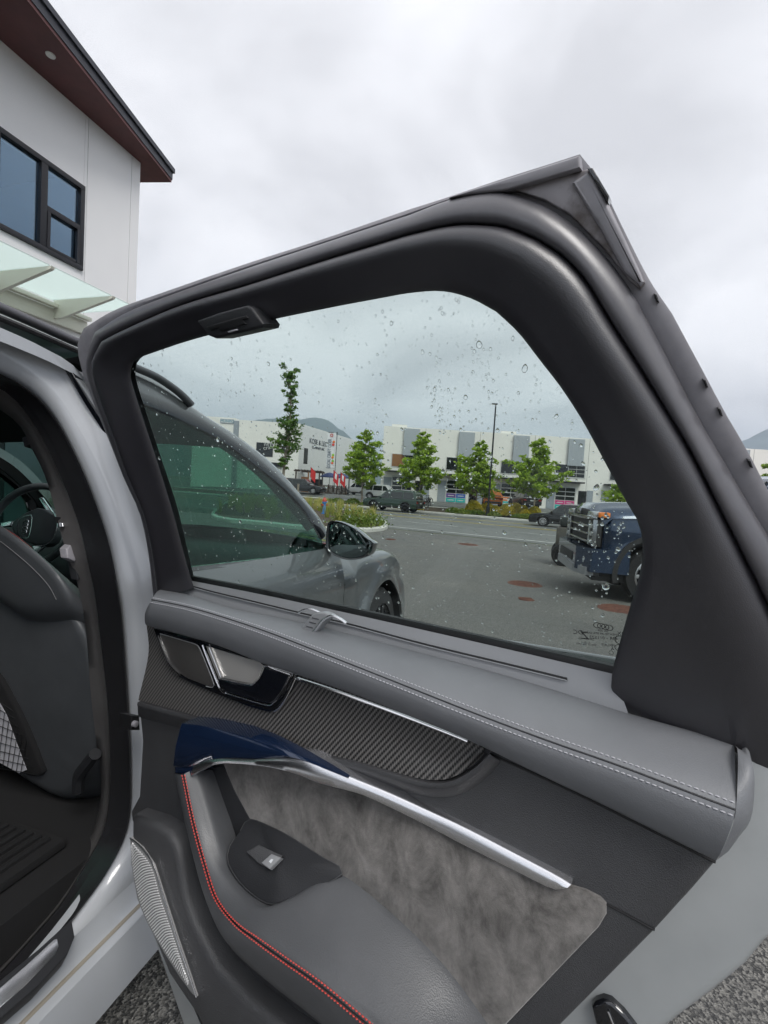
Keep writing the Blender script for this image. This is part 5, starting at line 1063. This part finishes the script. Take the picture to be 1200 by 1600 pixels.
stitches('red_stitching', M_red, arm_at(-.0046), 120, 0, .00095, door)
stitches('red_stitching', M_red, arm_at(.0046), 120, 0, .00095, door)
MB().tube([arm_at(1e-5)(k/70)[0] for k in range(71)], .0008, 5).build('seam_groove', M_rub, door)
# switch panel on the armrest and the window switch
sw = [(376, 1299, .136), (389, 1281, .124), (420, 1291, .1245), (455, 1309, .1245), (500, 1338, .1245), (536, 1361, .1245), (505, 1384, .140), (471, 1401, .155), (433, 1413, .170), (408, 1407, .1715), (377, 1381, .167), (357, 1348, .162), (360, 1322, .15)]
sp3 = crom([pp(*q) for q in sw], 40, closed=True); cen = sum(sp3, Vector())/40 - UP*.001
lift = (UP+DN*.3).normalized()
MB().grid([[p-lift*.012 for p in sp3], [p+lift*.001 for p in sp3], [p.lerp(cen, .04)+lift*.0022 for p in sp3], [p.lerp(cen, .5)+lift*.0022 for p in sp3], [cen+lift*.0022 for _ in sp3]], closed=True).build('switch_panel', M_dark, door, True, 50)
MB().tube([p.lerp(cen, -.006)+lift*.0008 for p in sp3], .0007, 5).build('switch_panel_rim', M_grain, door)
def onsw(x, y, h_):
    P0_, P1_, P2_ = sp3[4], sp3[16], sp3[27]; nn = (P1_-P0_).cross(P2_-P0_).normalized(); nn = nn if nn.z > 0 else -nn
    return plane_hit(x, y, P0_+nn*h_, nn), nn
q_, nn_ = onsw(400, 1340, .006)
MB().prism([onsw(x, y, .0065)[0] for x, y in [(385, 1331), (404, 1320), (441, 1337), (421, 1358), (404, 1349)]], nn_*-.004, .0006).build('switch_recess', M_grain, door, True, 30)
MB().prism([onsw(x, y, .0105)[0] for x, y in [(408, 1348), (424, 1334), (439, 1340), (421, 1358)]], nn_*-.008, .001).build('window_switch', M_ledge, door, True, 30)
MB().prism([onsw(x, y, .0109)[0] for x, y in [(420, 1346), (424, 1342), (427, 1343), (423, 1349)]], nn_*-.001, 0).build('switch_mark', M_print2, door, False)
# recess wall between grab handle and suede
slab('handle_recess', M_dark, door, [(313, 1203), (348, 1197), (366, 1235), (391, 1281), (377, 1300), (360, 1325), (345, 1300), (325, 1250)], .1245, .02, .002)
# map pocket: back wall, rim, ribbed loudspeaker cover
slab('pocket_back', M_dark, door, [(262, 1300), (320, 1310), (420, 1450), (640, 1640), (700, 1760), (430, 1760), (330, 1640), (270, 1500), (240, 1400)], .090, .01, .001)
slab('pocket_inner_wall', M_grain, door, [(281, 1352), (290, 1340), (300, 1337), (318, 1400), (335, 1450), (320, 1462), (300, 1440), (286, 1400)], .112, .02, .004)
rim = slab('map_pocket', M_grain, door, [(204, 1276), (240, 1288), (262, 1302), (275, 1325), (281, 1352), (287, 1400), (302, 1446), (337, 1514), (385, 1564), (425, 1596), (480, 1650), (520, 1720), (380, 1720), (330, 1640), (307, 1592), (262, 1525), (228, 1442), (213, 1394), (204, 1310)], .150, .055, .012, ang=70)
spk = [(203, 1309), (222, 1325), (240, 1352), (259, 1412), (277, 1468), (294, 1518), (307, 1558), (300, 1553), (282, 1529), (258, 1492), (230, 1443), (214, 1404), (205, 1350)]
cov = slab('loudspeaker_cover', mat('cover_alu', (.30, .30, .30), .5, .1), door, spk, .1535, .008, .001)
ri = MB()
Ls = [Vector((203, 1312)), Vector((206, 1350)), Vector((217, 1402)), Vector((234, 1443)), Vector((262, 1490)), Vector((286, 1525)), Vector((298, 1545))]
Rs = [Vector((205, 1312)), Vector((236, 1350)), Vector((252, 1402)), Vector((264, 1437)), Vector((279, 1482)), Vector((291, 1518)), Vector((299, 1545))]
La = crom([Vector((*v, 0)) for v in Ls], 62); Ra = crom([Vector((*v, 0)) for v in Rs], 62)
for a, b in zip(La[2:-3], Ra[2:-3]):
    m_ = (a+b)/2; ri.tube(crom([pp(a.x+1.5, a.y+4, .1540), pp(m_.x, m_.y-2, .1545), pp(b.x-2, b.y+1, .1540)], 6), .0011, 5)
tag(ri.build('cover_rib', mat('rib_silver', (.82, .82, .82), .42, .1), door, True, 60), kind='stuff')
MB().tube(crom([pp(x, y, .1545) for x, y in [(203, 1309), (222, 1325), (240, 1352), (259, 1412), (277, 1468), (294, 1518), (307, 1558)]], 30), .0013, 6).build('cover_rim', M_alu, door)
# striker pocket on the painted edge
st = slab('edge_stop', M_gloss, door, [(924, 1574), (930, 1567), (942, 1563), (955, 1567), (975, 1586), (995, 1612), (1000, 1650), (940, 1650), (930, 1600)], .092, .02, .004)
MB().tube([pp(950, 1580, .0935), pp(963, 1612, .0935)], .001, 5).build('stop_rib', M_alu, door)
# outer skin handle side is away from the viewer: a simple belt moulding along the outside
MB().tube(crom([dl(.02, .02, .93), dl(.5, .022, .94), dl(1.02, .022, .955)], 20), .009, 8, flat=.7).build('belt_moulding', M_gloss, door)

# ------------------------------------------------------------------ door opening: trim, seals, painted pillar and sill
OT = [(-140, 580), (-60, 610), (0, 640), (33, 668), (50, 702), (68, 738), (83, 785), (97, 840), (110, 880), (121, 912), (131, 962), (136, 1005), (141, 1075), (147, 1131), (153, 1180), (158, 1230), (150, 1285), (128, 1335), (82, 1400), (40, 1450), (-20, 1512), (-120, 1610)]
S1 = [(-140, 555), (-60, 580), (-10, 600), (20, 618), (45, 646), (70, 686), (92, 732), (112, 780), (128, 826), (142, 885), (152, 935), (160, 1000), (168, 1065), (173, 1130), (175, 1190), (173, 1255), (164, 1300), (145, 1337), (101, 1409), (60, 1458), (0, 1525), (-110, 1640)]
S2 = [(-140, 540), (-60, 562), (-5, 584), (32, 603), (62, 628), (87, 660), (110, 702), (131, 748), (150, 797), (167, 850), (180, 912), (188, 970), (194, 1045), (199, 1130), (202, 1215), (200, 1275), (188, 1318), (158, 1372), (113, 1434), (70, 1490), (12, 1558), (-100, 1680)]
def cv(P, a, n=70): return crom([bp(x, y, a) for x, y in P], n)
oT = cv(OT, .70); s1 = cv(S1, .775); s2 = cv(S2, .835)
def lat(a, b, t, dxx): return [p.lerp(q, t)+Vector((dxx, 0, dxx*KB*.6)) for p, q in zip(a, b)]
M_bpil = mat('grey_pillar_trim', (.105, .100, .100), .6, 0, .3, col2=(.125, .12, .118), cs=12, bump=('noise', 600, .3, .0008))
MB().grid([[p-Vector((.015, -.05, 0)) for p in oT], oT, lat(oT, s1, .35, .006), lat(oT, s1, .8, .004), [p-Vector((.006, 0, 0)) for p in s1]]).build('pillar_trim', M_bpil, car, True, 60)
rows = []
for k in range(9): a = math.pi*k/8; rows.append(lat(s1, s2, .02+.42*(.5-.5*math.cos(a)), .016*math.sin(a)-.006))
for k in range(9): a = math.pi*k/8; rows.append(lat(s1, s2, .46+.62*(.5-.5*math.cos(a)), .014*math.sin(a)-.004))
MB().grid(rows).build('door_opening_seal', mat('opening_seal_rubber', (.020, .020, .022), .24, 0, .9, bump=('noise', 300, .15, .0005)), car, True, 80)
PM = [(-140, 500), (-60, 528), (0, 552), (45, 578), (85, 612), (112, 652), (142, 705), (163, 750), (182, 798), (200, 850), (213, 912), (220, 970), (222, 1045), (222, 1130), (222, 1225), (219, 1290), (210, 1340), (185, 1390), (140, 1446), (100, 1500), (45, 1572), (-70, 1720)]
PO = [(-140, 455), (-60, 487), (0, 512), (60, 540), (115, 575), (160, 645), (185, 710), (205, 760), (222, 810), (240, 862), (252, 920), (258, 975), (260, 1045), (260, 1130), (260, 1225), (257, 1290), (250, 1350), (238, 1400), (210, 1442), (165, 1495), (108, 1565), (-10, 1720)]
pm = cv(PM, .862); po = cv(PO, .905)
MB().grid([[p+Vector((-.03, .024, 0)) for p in s2], [p.lerp(q, .06)+Vector((-.012, .010, 0)) for p, q in zip(s2, pm)], lat(s2, pm, .3, .002), lat(s2, pm, .7, .006), [p+Vector((.004, 0, 0)) for p in pm], lat(pm, po, .3, -.004), lat(pm, po, .65, -.006), po, [p+Vector((.012, .0, -.004)) for p in po], [p+Vector((.012, .03, -.03)) for p in po]]).build('body_side', M_jamb, car, True, 60)
# lower sill outside the painted step
def sec(y0, y1, prof): return MB().grid([[Vector((x, y0+(y1-y0)*k/12, z)) for k in range(13)] for x, z in prof])
sec(-3.3, -1.60, [(.895, .30), (.905, .262), (.915, .250), (.930, .245), (.940, .195), (.936, .135), (.905, .108), (.84, .10)]).build('rocker_panel', M_jamb, car, True, 40)
MB().tube([Vector((.912, -3.3, .2525)), Vector((.912, -1.62, .2525))], .004, 6).build('rocker_seam', mat('dusty_seam', (.30, .27, .22), .8), car)
# sill scuff plate
scb = [(-20, 1548), (60, 1483), (112, 1436), (117, 1463), (106, 1490), (60, 1540), (0, 1592), (-30, 1620)]
def sc_(x, y, h_): nn = Vector((.45, 0, .9)).normalized(); return plane_hit(x, y, Vector((.82, -2.1, .375))+nn*h_, nn)
nn = Vector((.45, 0, .9)).normalized()
MB().prism([sc_(x, y, .012) for x, y in scb], nn*-.03, .002).build('sill_trim', M_dark, car, True, 40)
MB().prism([sc_(x, y, .0145) for x, y in [(-20, 1560), (40, 1508), (84, 1467), (90, 1466), (92, 1478), (86, 1492), (40, 1540), (-20, 1592)]], nn*-.006, .0015).build('scuff_plate', M_alu, car, True, 40)
# door check strap on the pillar
ck = MB().prism([bp(x, y, .92) for x, y in [(205, 1118), (218, 1118), (219, 1141), (205, 1141)]], (-.03, 0, 0), .002).build('check_strap', M_rub, car, True, 40)
MB().lathe([(.006, -.004), (.006, .004), (.003, .005), (.0, .005)], bp(211, 1131, .925), (1, 0, 0), 10).build('bolt', M_frame, ck)
# ------------------------------------------------------------------ rest of the wagon's body
def mir(pts): return [Vector((-p.x, p.y, p.z)) for p in pts]
GL_T = [(150, 598), (185, 612), (217, 631), (272, 653), (327, 680), (382, 716), (437, 760), (479, 804), (503, 843)]
TR_T = [(150, 572), (185, 588), (206, 606), (272, 633), (314, 654), (382, 699), (437, 745), (492, 804), (510, 832)]
RF_T = [(150, 545), (185, 560), (206, 575), (260, 603), (318, 646), (382, 688), (437, 733), (492, 796), (511, 822)]
def prof_x(z):
    P = [(.15, .90), (.22, .925), (.40, .932), (.55, .930), (.66, .918), (.72, .915), (.80, .918), (.87, .905), (.92, .886), (.95, .868)]
    for (a, b), (c, d) in zip(P, P[1:]):
        if z <= c: return b+(d-b)*max(0, (z-a))/(c-a)
    return P[-1][1]
NG = 40
glT = crom([bp(x, y, .862) for x, y in GL_T], NG); trT = crom([bp(x, y, .872) for x, y in TR_T], NG); rfT = crom([bp(x, y, .868)+Vector((-.012, 0, .004)) for x, y in RF_T], NG)
belt = [bp(x, y, .862) for x, y in [(506, 861), (450, 869), (400, 876), (350, 882), (299, 888), (240, 896)]]
yB = -1.56
last = glT[0]
M_roofp = mat('dark_roof_frame', (.10, .105, .112), .25, .4, .5, .8)
def side(sg):
    f_ = (lambda L: L) if sg > 0 else mir
    nm = lambda s_: s_
    # window, its black surround, A-pillar skin
    ring = glT + belt
    MB().prism(f_([p for p in ring]), (-.004*sg, 0, 0), 0).build('front_window', M_glassd, car, False)
    MB().grid([f_([p+Vector((-.01, 0, 0)) for p in glT]), f_(glT), f_([p.lerp(q, .5)+Vector((.006, 0, 0)) for p, q in zip(glT, trT)]), f_(trT), f_([p-Vector((.01, 0, 0)) for p in trT])]).build('window_surround', M_gloss, car, True, 50)
    inn = [p+Vector((-.045, .03, -.004)) for p in rfT]
    MB().grid([f_(trT), f_([p.lerp(q, .5)+Vector((.003, 0, .002)) for p, q in zip(trT, rfT)]), f_(rfT), f_([p+Vector((-.02, .012, .004)) for p in rfT]), f_(inn), f_([p+Vector((-.03, -.05, -.03)) for p in inn])]).build('roof_pillar', M_roofp, car, True, 50)
    bl_ = crom(list(reversed(belt)), 20)
    MB().grid([f_([p+Vector((-.01, 0, .004)) for p in bl_]), f_([p+Vector((.004, 0, .004)) for p in bl_]), f_([p+Vector((.010, 0, -.006)) for p in bl_]), f_([p+Vector((.006, 0, -.018)) for p in bl_])]).build('belt_strip', M_gloss, car, True, 40)
    # front door skin
    ys = [-1.60+(1.04)*k/24 for k in range(25)]
    zt = lambda y: .945+.012*(y+1.6)
    rows = []
    for i in range(22):
        v = i/21; rows.append([Vector((prof_x(.18+(zt(y)-.18)*v)-.0, y, .18+(zt(y)-.18)*v)) for y in ys])
    dr_ = MB().grid([f_(r_) for r_ in rows]).build('front_door', M_paint, car, True, 50)
    hx = .93
    MB().tube(f_([Vector((hx, -1.50, .80)), Vector((hx+.03, -1.46, .805)), Vector((hx+.035, -1.36, .81)), Vector((hx+.02, -1.28, .812)), Vector((hx-.01, -1.26, .812))]), .011, 8, flat=.7).build('door_handle', M_paint, dr_)
    # front wing with a flared wheel arch
    rA = .395; zc = .355; cols = []
    ys = [-.556+1.45*k/58 for k in range(59)]
    for y in ys:
        top = .945+.012*(1.04)-.0 - .03*sst(-.5, .1, y) - .26*sst(.1, .95, y)
        xt = prof_x(.945)-.03*sst(-.5, 0, y)-.20*sst(.35, .95, y)
        lo = zc+math.sqrt(max(0, rA*rA-y*y)) if abs(y) < rA else .18
        lo = max(lo, .18)
        col = []
        for i in range(20):
            v = i/19; z = lo+(top-lo)*v
            fl = math.exp(-((math.hypot(y, z-zc)-rA)/.07)**2)*.03*(1 if z > zc-.1 else .5)
            x = prof_x(min(z, .95)) + fl + .02*sst(-.5, -.1, y)*math.exp(-((z-.86)/.10)**2) - .22*sst(.45, .95, y)**2
            if v > .8: x = x*(1-((v-.8)/.2)**2) + (xt-.06)*((v-.8)/.2)**2
            col.append(Vector((x, y, z)))
        cols.append(col)
    MB().grid([f_([c[i] for c in cols]) for i in range(20)]).build('front_wing', M_paint, car, True, 50)
    lip = [Vector((.945, rA*math.cos(a), zc+rA*math.sin(a))) for a in [math.pi*k/30 for k in range(-3, 34)]]
    MB().grid([f_(lip), f_([Vector((p.x-.03, p.y*.985, zc+(p.z-zc)*.985)) for p in lip]), f_([Vector((p.x-.25, p.y*.985, zc+(p.z-zc)*.985)) for p in lip])]).build('wheel_arch_liner', M_rub, car, True, 50)
    wl = MB().lathe([(.26, .0), (.335, .005), (.352, .03), (.355, .10), (.352, .19), (.335, .225), (.25, .23)], (sg*.93, 0, .355), (-sg, 0, 0), 40).build('front_wheel', M_tyre, car, True, 50)
    MB().lathe([(.262, .012), (.25, .006), (.24, .02), (.235, .16)], (sg*.93, 0, .355), (-sg, 0, 0), 40).build('rim', M_rimd, wl, True, 50)
    for k in range(5):
        a0 = 2*math.pi*k/5+.3
        for da in (-.16, .16):
            e1 = Vector((0, math.cos(a0+da), math.sin(a0+da))); e0 = Vector((0, math.cos(a0+da*.3), math.sin(a0+da*.3))); c0 = Vector((sg*.93, 0, .355))
            tq = Vector((0, -e1.z, e1.y))
            MB().prism([c0+e0*.05-tq*.012, c0+e1*.25-tq*.016, c0+e1*.25+tq*.016, c0+e0*.05+tq*.012], (-sg*.025, 0, 0), .003).build('spoke', M_rimd, wl, True, 40)
    MB().lathe([(0, .0), (.04, .002), (.05, .02), (.05, .05)], (sg*.932, 0, .355), (-sg, 0, 0), 16).build('hub', M_rimd, wl, True, 50)
M_tyre = mat('tyre_rubber', (.018, .018, .019), .75, bump=('noise', 120, .3, .002))
M_rimd = mat('dark_alloy', (.055, .057, .06), .3, .8, croughvar=(30, .25, .4))
side(1); side(-1)
# bonnet, windscreen, roof
def crossb(a, b, n, fn): return [[p.lerp(q, k/n)+fn(k/n) for k in range(n+1)] for p, q in zip(a, b)]
ped = [p+Vector((-.045, .03, -.004)) for p in rfT]
wsr = [p for p in ped if p.y > -1.02]
wsr = crom(wsr, 16)
MB().grid(crossb(wsr, mir(wsr), 12, lambda t: Vector((0, .16*(1-(2*t-1)**2), .02*(1-(2*t-1)**2))))).build('windscreen', M_glassd, car, True, 60)
rr = [p for p in ped if p.y <= -1.0]; rr = crom([Vector((rr[0].x+.02, -3.4, rr[0].z-.05)), Vector((rr[0].x+.012, -2.6, rr[0].z+.005))]+rr[::3], 20)
MB().grid(crossb(rr, mir(rr), 12, lambda t: Vector((0, .0, .045*(1-(2*t-1)**2))))).build('roof', M_paint, car, True, 60)
hdl = [Vector((p.x+.03, p.y-.02, p.z-.045)) for p in rr]
MB().grid(crossb(hdl, mir(hdl), 6, lambda t: Vector((0, 0, .02*(1-(2*t-1)**2))))).build('headlining', mat('headlining', (.02, .02, .021), .95), car, True, 60)
hb = [Vector((.79-.19*sst(.2, .95, y), y, .945+.0125-.03*sst(-.5, .1, y)-.26*sst(.1, .95, y)-.004)) for y in [-.42+1.3*k/16 for k in range(17)]]
MB().grid(crossb(hb, mir(hb), 12, lambda t: Vector((0, .07*(1-(2*t-1)**2), .05*(1-(2*t-1)**2))))).build('bonnet', M_paint, car, True, 60)
MB().grid([[Vector((x, .88+.10*(1-(x/.62)**2), z)) for x in [-.60+.1*k for k in range(13)]] for z in (.2, .35, .5, .62, .69)]).build('front_bumper', M_paint, car, True, 60)
for sg in (1, -1):
    rl = [Vector((sg*.60, -3.3, 1.425)), Vector((sg*.60, -2.6, 1.462)), Vector((sg*.60, -1.6, 1.478)), Vector((sg*.60, -1.15, 1.468)), Vector((sg*.60, -1.03, 1.445)), Vector((sg*.60, -.99, 1.425))]
    if sg > 0:
        k = [(-140, 432), (-60, 462), (0, 487), (60, 513), (120, 540), (160, 556), (206, 577), (250, 596), (285, 620), (304, 639)]
        rl = [bp(x, y, .885)+Vector((-.012, 0, .012)) for x, y in k]
    MB().tube(crom(rl, 30), .013, 8, flat=.8).build('roof_rail', M_frame if sg < 0 else mat('satin_black_rail', (.12, .12, .13), .35, .5), car, True, 60)
# black joint under the rail and gloss strip of the front door frame
MB().tube(crom([bp(x, y, .888) for x, y in [(-60, 473), (0, 497), (60, 522), (122, 549), (150, 562)]], 14), .006, 6).build('roof_joint', M_rub, car)
MB().prism([bp(x, y, .905) for x, y in [(108, 575), (140, 585), (150, 600), (175, 676), (172, 678), (140, 628)]], (-.012, 0, -.004), .002).build('pillar_strip', M_gloss, car, True, 40)
MB().prism([bp(x, y, .907) for x, y in [(119, 590), (150, 603), (174, 675), (160, 655)]], (-.006, 0, -.002), .001).build('pillar_strip', M_paint, car, True, 40)
# wing mirror
def mp_(x, y, yy): return plane_hit(x, y, (0, yy, 0), Vector((0, 1, 0)))
mo = [(517, 814), (534, 816), (556, 827), (573, 841), (584, 848), (582, 856), (579, 864), (571, 870), (552, 875), (534, 873), (519, 866), (510, 857), (510, 834), (512, 819)]
o0 = crom([mp_(x, y, -.68) for x, y in mo], 36, closed=True); cM = sum(o0, Vector())/36
sh = [[cM+(p-cM)*s_+Vector((0, d, 0)) for p in o0] for s_, d in ((.90, .012), (.93, 0), (1, -.002), (1.02, .02), (1.0, .06), (.86, .10), (.55, .125), (.1, .135))]
mir_ = MB().grid(sh, closed=True).build('wing_mirror', M_gloss, car, True, 60)
o1 = [cM+(p-cM)*.90+Vector((0, .008, 0)) for p in o0]
MB().prism(o1, (0, .01, 0), .001).build('mirror_glass', mat('mirror_silver', (.30, .34, .34), .03, 1), mir_, True, 40)
MB().tube([mp_(512, 862, -.64), mp_(502, 868, -.62), mp_(490, 878, -.60)], [.022, .026, .03], 10).build('mirror_foot', M_dark, mir_)
# ------------------------------------------------------------------ cabin
M_cab = mat('cabin_dark', (.022, .024, .027), .55)
M_seat = mat('seat_leather', (.066, .072, .078), .40, 0, .5, bump=('vor', 700, .25, .0008), col2=(.082, .088, .095), cs=8)
M_carp = mat('cabin_carpet', (.010, .010, .011), .95, bump=('noise', 800, .8, .002))
MB().box((0, -1.75, .26), (1.5, 2.9, .08)).build('cabin_floor', M_carp, car, False)
MB().box((-.74, -1.9, .62), (.05, 2.6, .66), bev=.02).build('left_door_lining', M_cab, car)
for yy, w_ in ((-1.68, .10), (-2.62, .12)):
    MB().prism([Vector((-.80, yy-w_/2, .93)), Vector((-.80, yy+w_/2, .93)), Vector((-.62, yy+w_/2-.02, 1.40)), Vector((-.62, yy-w_/2-.02, 1.40))], (.05, 0, 0), 0).build('left_pillar', M_cab, car, False)
MB().prism([Vector((-.86, -2.6, .95)), Vector((-.86, -1.70, .95)), Vector((-.67, -1.70, 1.38)), Vector((-.67, -2.5, 1.38))], (.004, 0, 0), 0).build('left_rear_window', M_glassd, car, False)
sec_l = [(-.90, .18), (-.93, .4), (-.93, .55), (-.915, .72), (-.905, .87), (-.868, .95)]
MB().grid([[Vector((x, -3.4+1.8*k/10, z)) for k in range(11)] for x, z in sec_l]).build('left_rear_side', M_paint, car, True, 50)
# tail: rear quarter behind the door opening, tailgate
MB().grid([[Vector((x, y, z)) for y in (-2.72, -3.0, -3.4)] for x, z in [(.90, .18), (.93, .4), (.93, .55), (.915, .72), (.905, .87), (.868, .95), (.66, 1.40)]]).build('rear_quarter', M_paint, car, True, 50)
MB().grid([[Vector((x, -3.4-.02*math.cos(x*1.5), z)) for x in (-.9, -.5, 0, .5, .9)] for z in (.2, .6, .95)]+[[Vector((x, -3.35, 1.40)) for x in (-.66, -.35, 0, .35, .66)]]).build('tailgate', M_paint, car, True, 50)
MB().box((0, -2.75, .62), (1.3, .25, .75), bev=.08).build('rear_seat', M_seat, car)
# dashboard, console
MB().grid([[Vector((x, y+.10*(1-(x/.7)**2), z)) for x in [-.72+.12*k for k in range(13)]] for y, z in ((-.93, .55), (-.95, .70), (-.93, .80), (-.86, .88), (-.70, .92), (-.40, .93), (-.25, .92))]).build('dashboard', M_cab, car, True, 50)
MB().box((0, -1.25, .52), (.26, .7, .30), bev=.03).build('centre_console', M_cab, car)
for k in range(3): MB().box((0, -1.12-.09*k, .675), (.15, .05, .012), bev=.004).build('console_key', M_alu if k != 1 else M_gloss, car)
# floor mat with ribs
fm = MB().box((.38, -1.95, .315), (.60, .62, .02), bev=.004).build('floor_mat', M_carp, car)
ri = MB()
for k in range(22): ri.box((.10+.0262*k, -1.95, .328), (.010, .58, .008))
tag(ri.build('mat_rib', mat('rubber_mat', (.014, .014, .015), .6), fm, False), kind='stuff')
# front passenger seat, seen from behind
def se(x, y, yy, k=.22): return plane_hit(x, y, (0, yy-.20, .6), Vector((0, 1, k)).normalized())
shl = [(-160, 840), (-60, 880), (0, 925), (40, 948), (80, 948), (104, 952), (128, 980), (146, 1040), (153, 1110), (150, 1180), (138, 1215), (118, 1238), (85, 1245), (30, 1215), (0, 1195), (-60, 1170), (-160, 1150)]
seat = MB().prism(crom([se(x, y, -1.40) for x, y in shl], 60, closed=True), (0, .09, -.06), .025).build('front_seat', M_seat, car, True, 60)
tag(seat, 'back of the front passenger seat in dark leather')
up_ = [(-170, 700), (-100, 750), (-40, 790), (0, 818), (25, 836), (50, 856), (75, 879), (95, 904), (106, 926), (105, 943), (95, 951), (75, 956), (37, 957), (12, 948), (0, 938), (-60, 905), (-170, 860)]
MB().prism(crom([se(x, y, -1.425) for x, y in up_], 70, closed=True), (0, .10, -.09), .024).build('seat_shoulder', M_seat, seat, True, 60)
MB().tube(crom([se(x, y, -1.4265) for x, y in [(-10, 838), (20, 861), (50, 887), (75, 914), (88, 937)]], 20), .0009, 5).build('seat_seam', mat('seat_thread', (.15, .155, .16), .7), seat)
MB().tube(crom([se(x, y, -1.41) for x, y in [(-5, 818), (25, 837), (50, 857)]], 12), .0008, 5).build('red_piping', mat('dull_red_piping', (.22, .03, .028), .6), seat)
MB().prism(crom([se(x, y, -1.412) for x, y in [(-60, 1010), (-10, 1050), (15, 1090), (40, 1140), (62, 1195), (66, 1212), (40, 1212), (0, 1190), (-60, 1160)]], 40, closed=True), (0, .02, 0), .008).build('seat_pocket', M_carp, seat, True, 60)
MB().prism([se(x, y, -1.4135) for x, y in [(-20, 1080), (0, 1100), (10, 1118), (25, 1160), (41, 1203), (30, 1208), (0, 1192), (-20, 1180)]], (0, .003, 0), 0).build('pocket_paper', mat('pale_paper', (.62, .62, .66), .8), seat, False)
nt_ = MB()
for k in range(9):
    nt_.tube([se(-20, 1085+k*14, -1.4155), se(20+k*4.2, 1110+k*12.5, -1.4155)], .0008, 4); nt_.tube([se(-14+k*7, 1088+k*8.5, -1.416), se(-24+k*7, 1190+k*2.4, -1.416)], .0008, 4)
tag(nt_.build('pocket_net', M_rub, seat, True, 60), kind='stuff')
MB().tube(crom([se(x, y, -1.43) for x, y in [(149, 1178), (138, 1192), (124, 1212), (122, 1235)]], 12), [.014]*12, 8).build('seat_base_cover', M_dark, seat)
MB().box((.35, -1.16, .44), (.5, .5, .16), bev=.06).build('seat_cushion', M_seat, seat)
MB().box((.36, -1.2, .34), (.40, .36, .10), bev=.01).build('seat_base', M_cab, seat)
ds_ = MB().box((-.37, -1.42, .70), (.50, .14, .66), bev=.06).build('driver_seat', M_seat, car); MB().box((-.37, -1.42, 1.13), (.26, .10, .20), bev=.05).build('headrest', M_seat, ds_); MB().box((-.37, -1.15, .44), (.5, .5, .16), bev=.06).build('seat_cushion', M_seat, ds_)
# steering wheel
SWN = Vector((.25, -.93, .27)).normalized()
def st_(x, y, h_=0): return plane_hit(x, y, Vector((-.42, -1.0, .93))+SWN*h_, SWN)
swc = st_(52, 820); e1 = (st_(80, 820)-swc).normalized(); e2 = SWN.cross(e1).normalized(); e2 = e2 if e2.z > 0 else -e2
swl = MB(); swl.tube([swc+(e1*math.cos(2*math.pi*k/48)*1.02+e2*math.sin(2*math.pi*k/48))*.178 for k in range(49)], .016, 10, cap=False)
swo = swl.build('steering_wheel', M_seat, car, True, 60)
MB().prism([st_(x, y, .02) for x, y in [(17, 820), (22, 812), (40, 800), (58, 793), (70, 795), (84, 804), (88, 815), (86, 832), (80, 845), (70, 851), (55, 852), (38, 846), (20, 832)]], -SWN*.05, .008).build('airbag_cover', M_seat, swo, True, 50)
MB().tube(crom([st_(x, y, .021) for x, y in [(84, 803), (89, 816), (86, 834), (79, 846), (68, 852), (54, 853)]], 16), .0022, 5).build('wheel_trim', M_alu, swo)
MB().prism([st_(x, y, -.005) for x, y in [(60, 778), (66, 777), (82, 800), (74, 800)]], -SWN*.01, .002).build('spoke', M_alu, swo, True, 30)
MB().prism([st_(x, y, -.005) for x, y in [(50, 853), (73, 851), (60, 862), (56, 866)]], -SWN*.01, .002).build('spoke', M_alu, swo, True, 30)
MB().prism([st_(x, y, -.005) for x, y in [(0, 817), (18, 814), (16, 821), (2, 823)]], -SWN*.01, .002).build('spoke', M_alu, swo, True, 30)
MB().tube(crom([st_(x, y, .021) for x, y in [(30, 812), (46, 805), (50, 809), (46, 836), (40, 841), (28, 835)]], 26, closed=True)+[st_(30, 812, .021)], .0012, 5, cap=False).build('badge_outline', M_alu, swo)
for k in range(4):
    c0 = st_(40.5-k*1.0, 815.5+k*5.2, .0215); MB().tube([c0+(e1*math.cos(2*math.pi*j/20)*1.15+e2*math.sin(2*math.pi*j/20))*.0098 for j in range(21)], .0014, 5, cap=False).build('badge_ring', M_alu, swo)
# belt guide and height slider on the pillar
def ip(x, y): return bp(x, y, .69)
MB().tube([ip(43, 683), ip(47, 692), ip(56, 695), ip(60, 688)], [.010, .014, .014, .010], 8).build('coat_hook', M_dark, car)
MB().tube([ip(50, 678)+Vector((.012, 0, 0)), ip(55, 692)+Vector((.012, 0, 0))], .004, 6).build('hook_edge', M_ledge, car)
MB().prism([bp(x, y, .715) for x, y in [(95, 808), (108, 808), (113, 818), (134, 895), (132, 905), (122, 906), (106, 830)]], (-.02, 0, 0), .003).build('belt_slider_track', M_dark, car, True, 40)
MB().prism([bp(x, y, .722) for x, y in [(104, 858), (113, 850), (120, 872), (118, 878), (106, 872)]], (-.02, 0, 0), .003).build('belt_guide', M_frame, car, True, 40)
MB().prism([bp(x, y, .722) for x, y in [(97, 817), (108, 815), (110, 822), (98, 823)]], (-.01, 0, 0), .002).build('slider_button', M_alu, car, True, 40)
# ================================================================== HAZE
hz = MB().box((0, 900, 148), (6400, 4400, 304)).build('haze', bpy.data.materials.new('haze_air'), None, False)
hm = hz.data.materials[0]; hm.use_nodes = True; t = hm.node_tree; t.nodes.clear(); v = N(t, 'ShaderNodeVolumePrincipled'); v.inputs['Color'].default_value = (.72, .85, 1, 1); v.inputs['Density'].default_value = 0.00046; v.inputs['Anisotropy'].default_value = .0
o_ = N(t, 'ShaderNodeOutputMaterial'); t.links.new(v.outputs[0], o_.inputs['Volume']); tag(hz, kind='stuff')
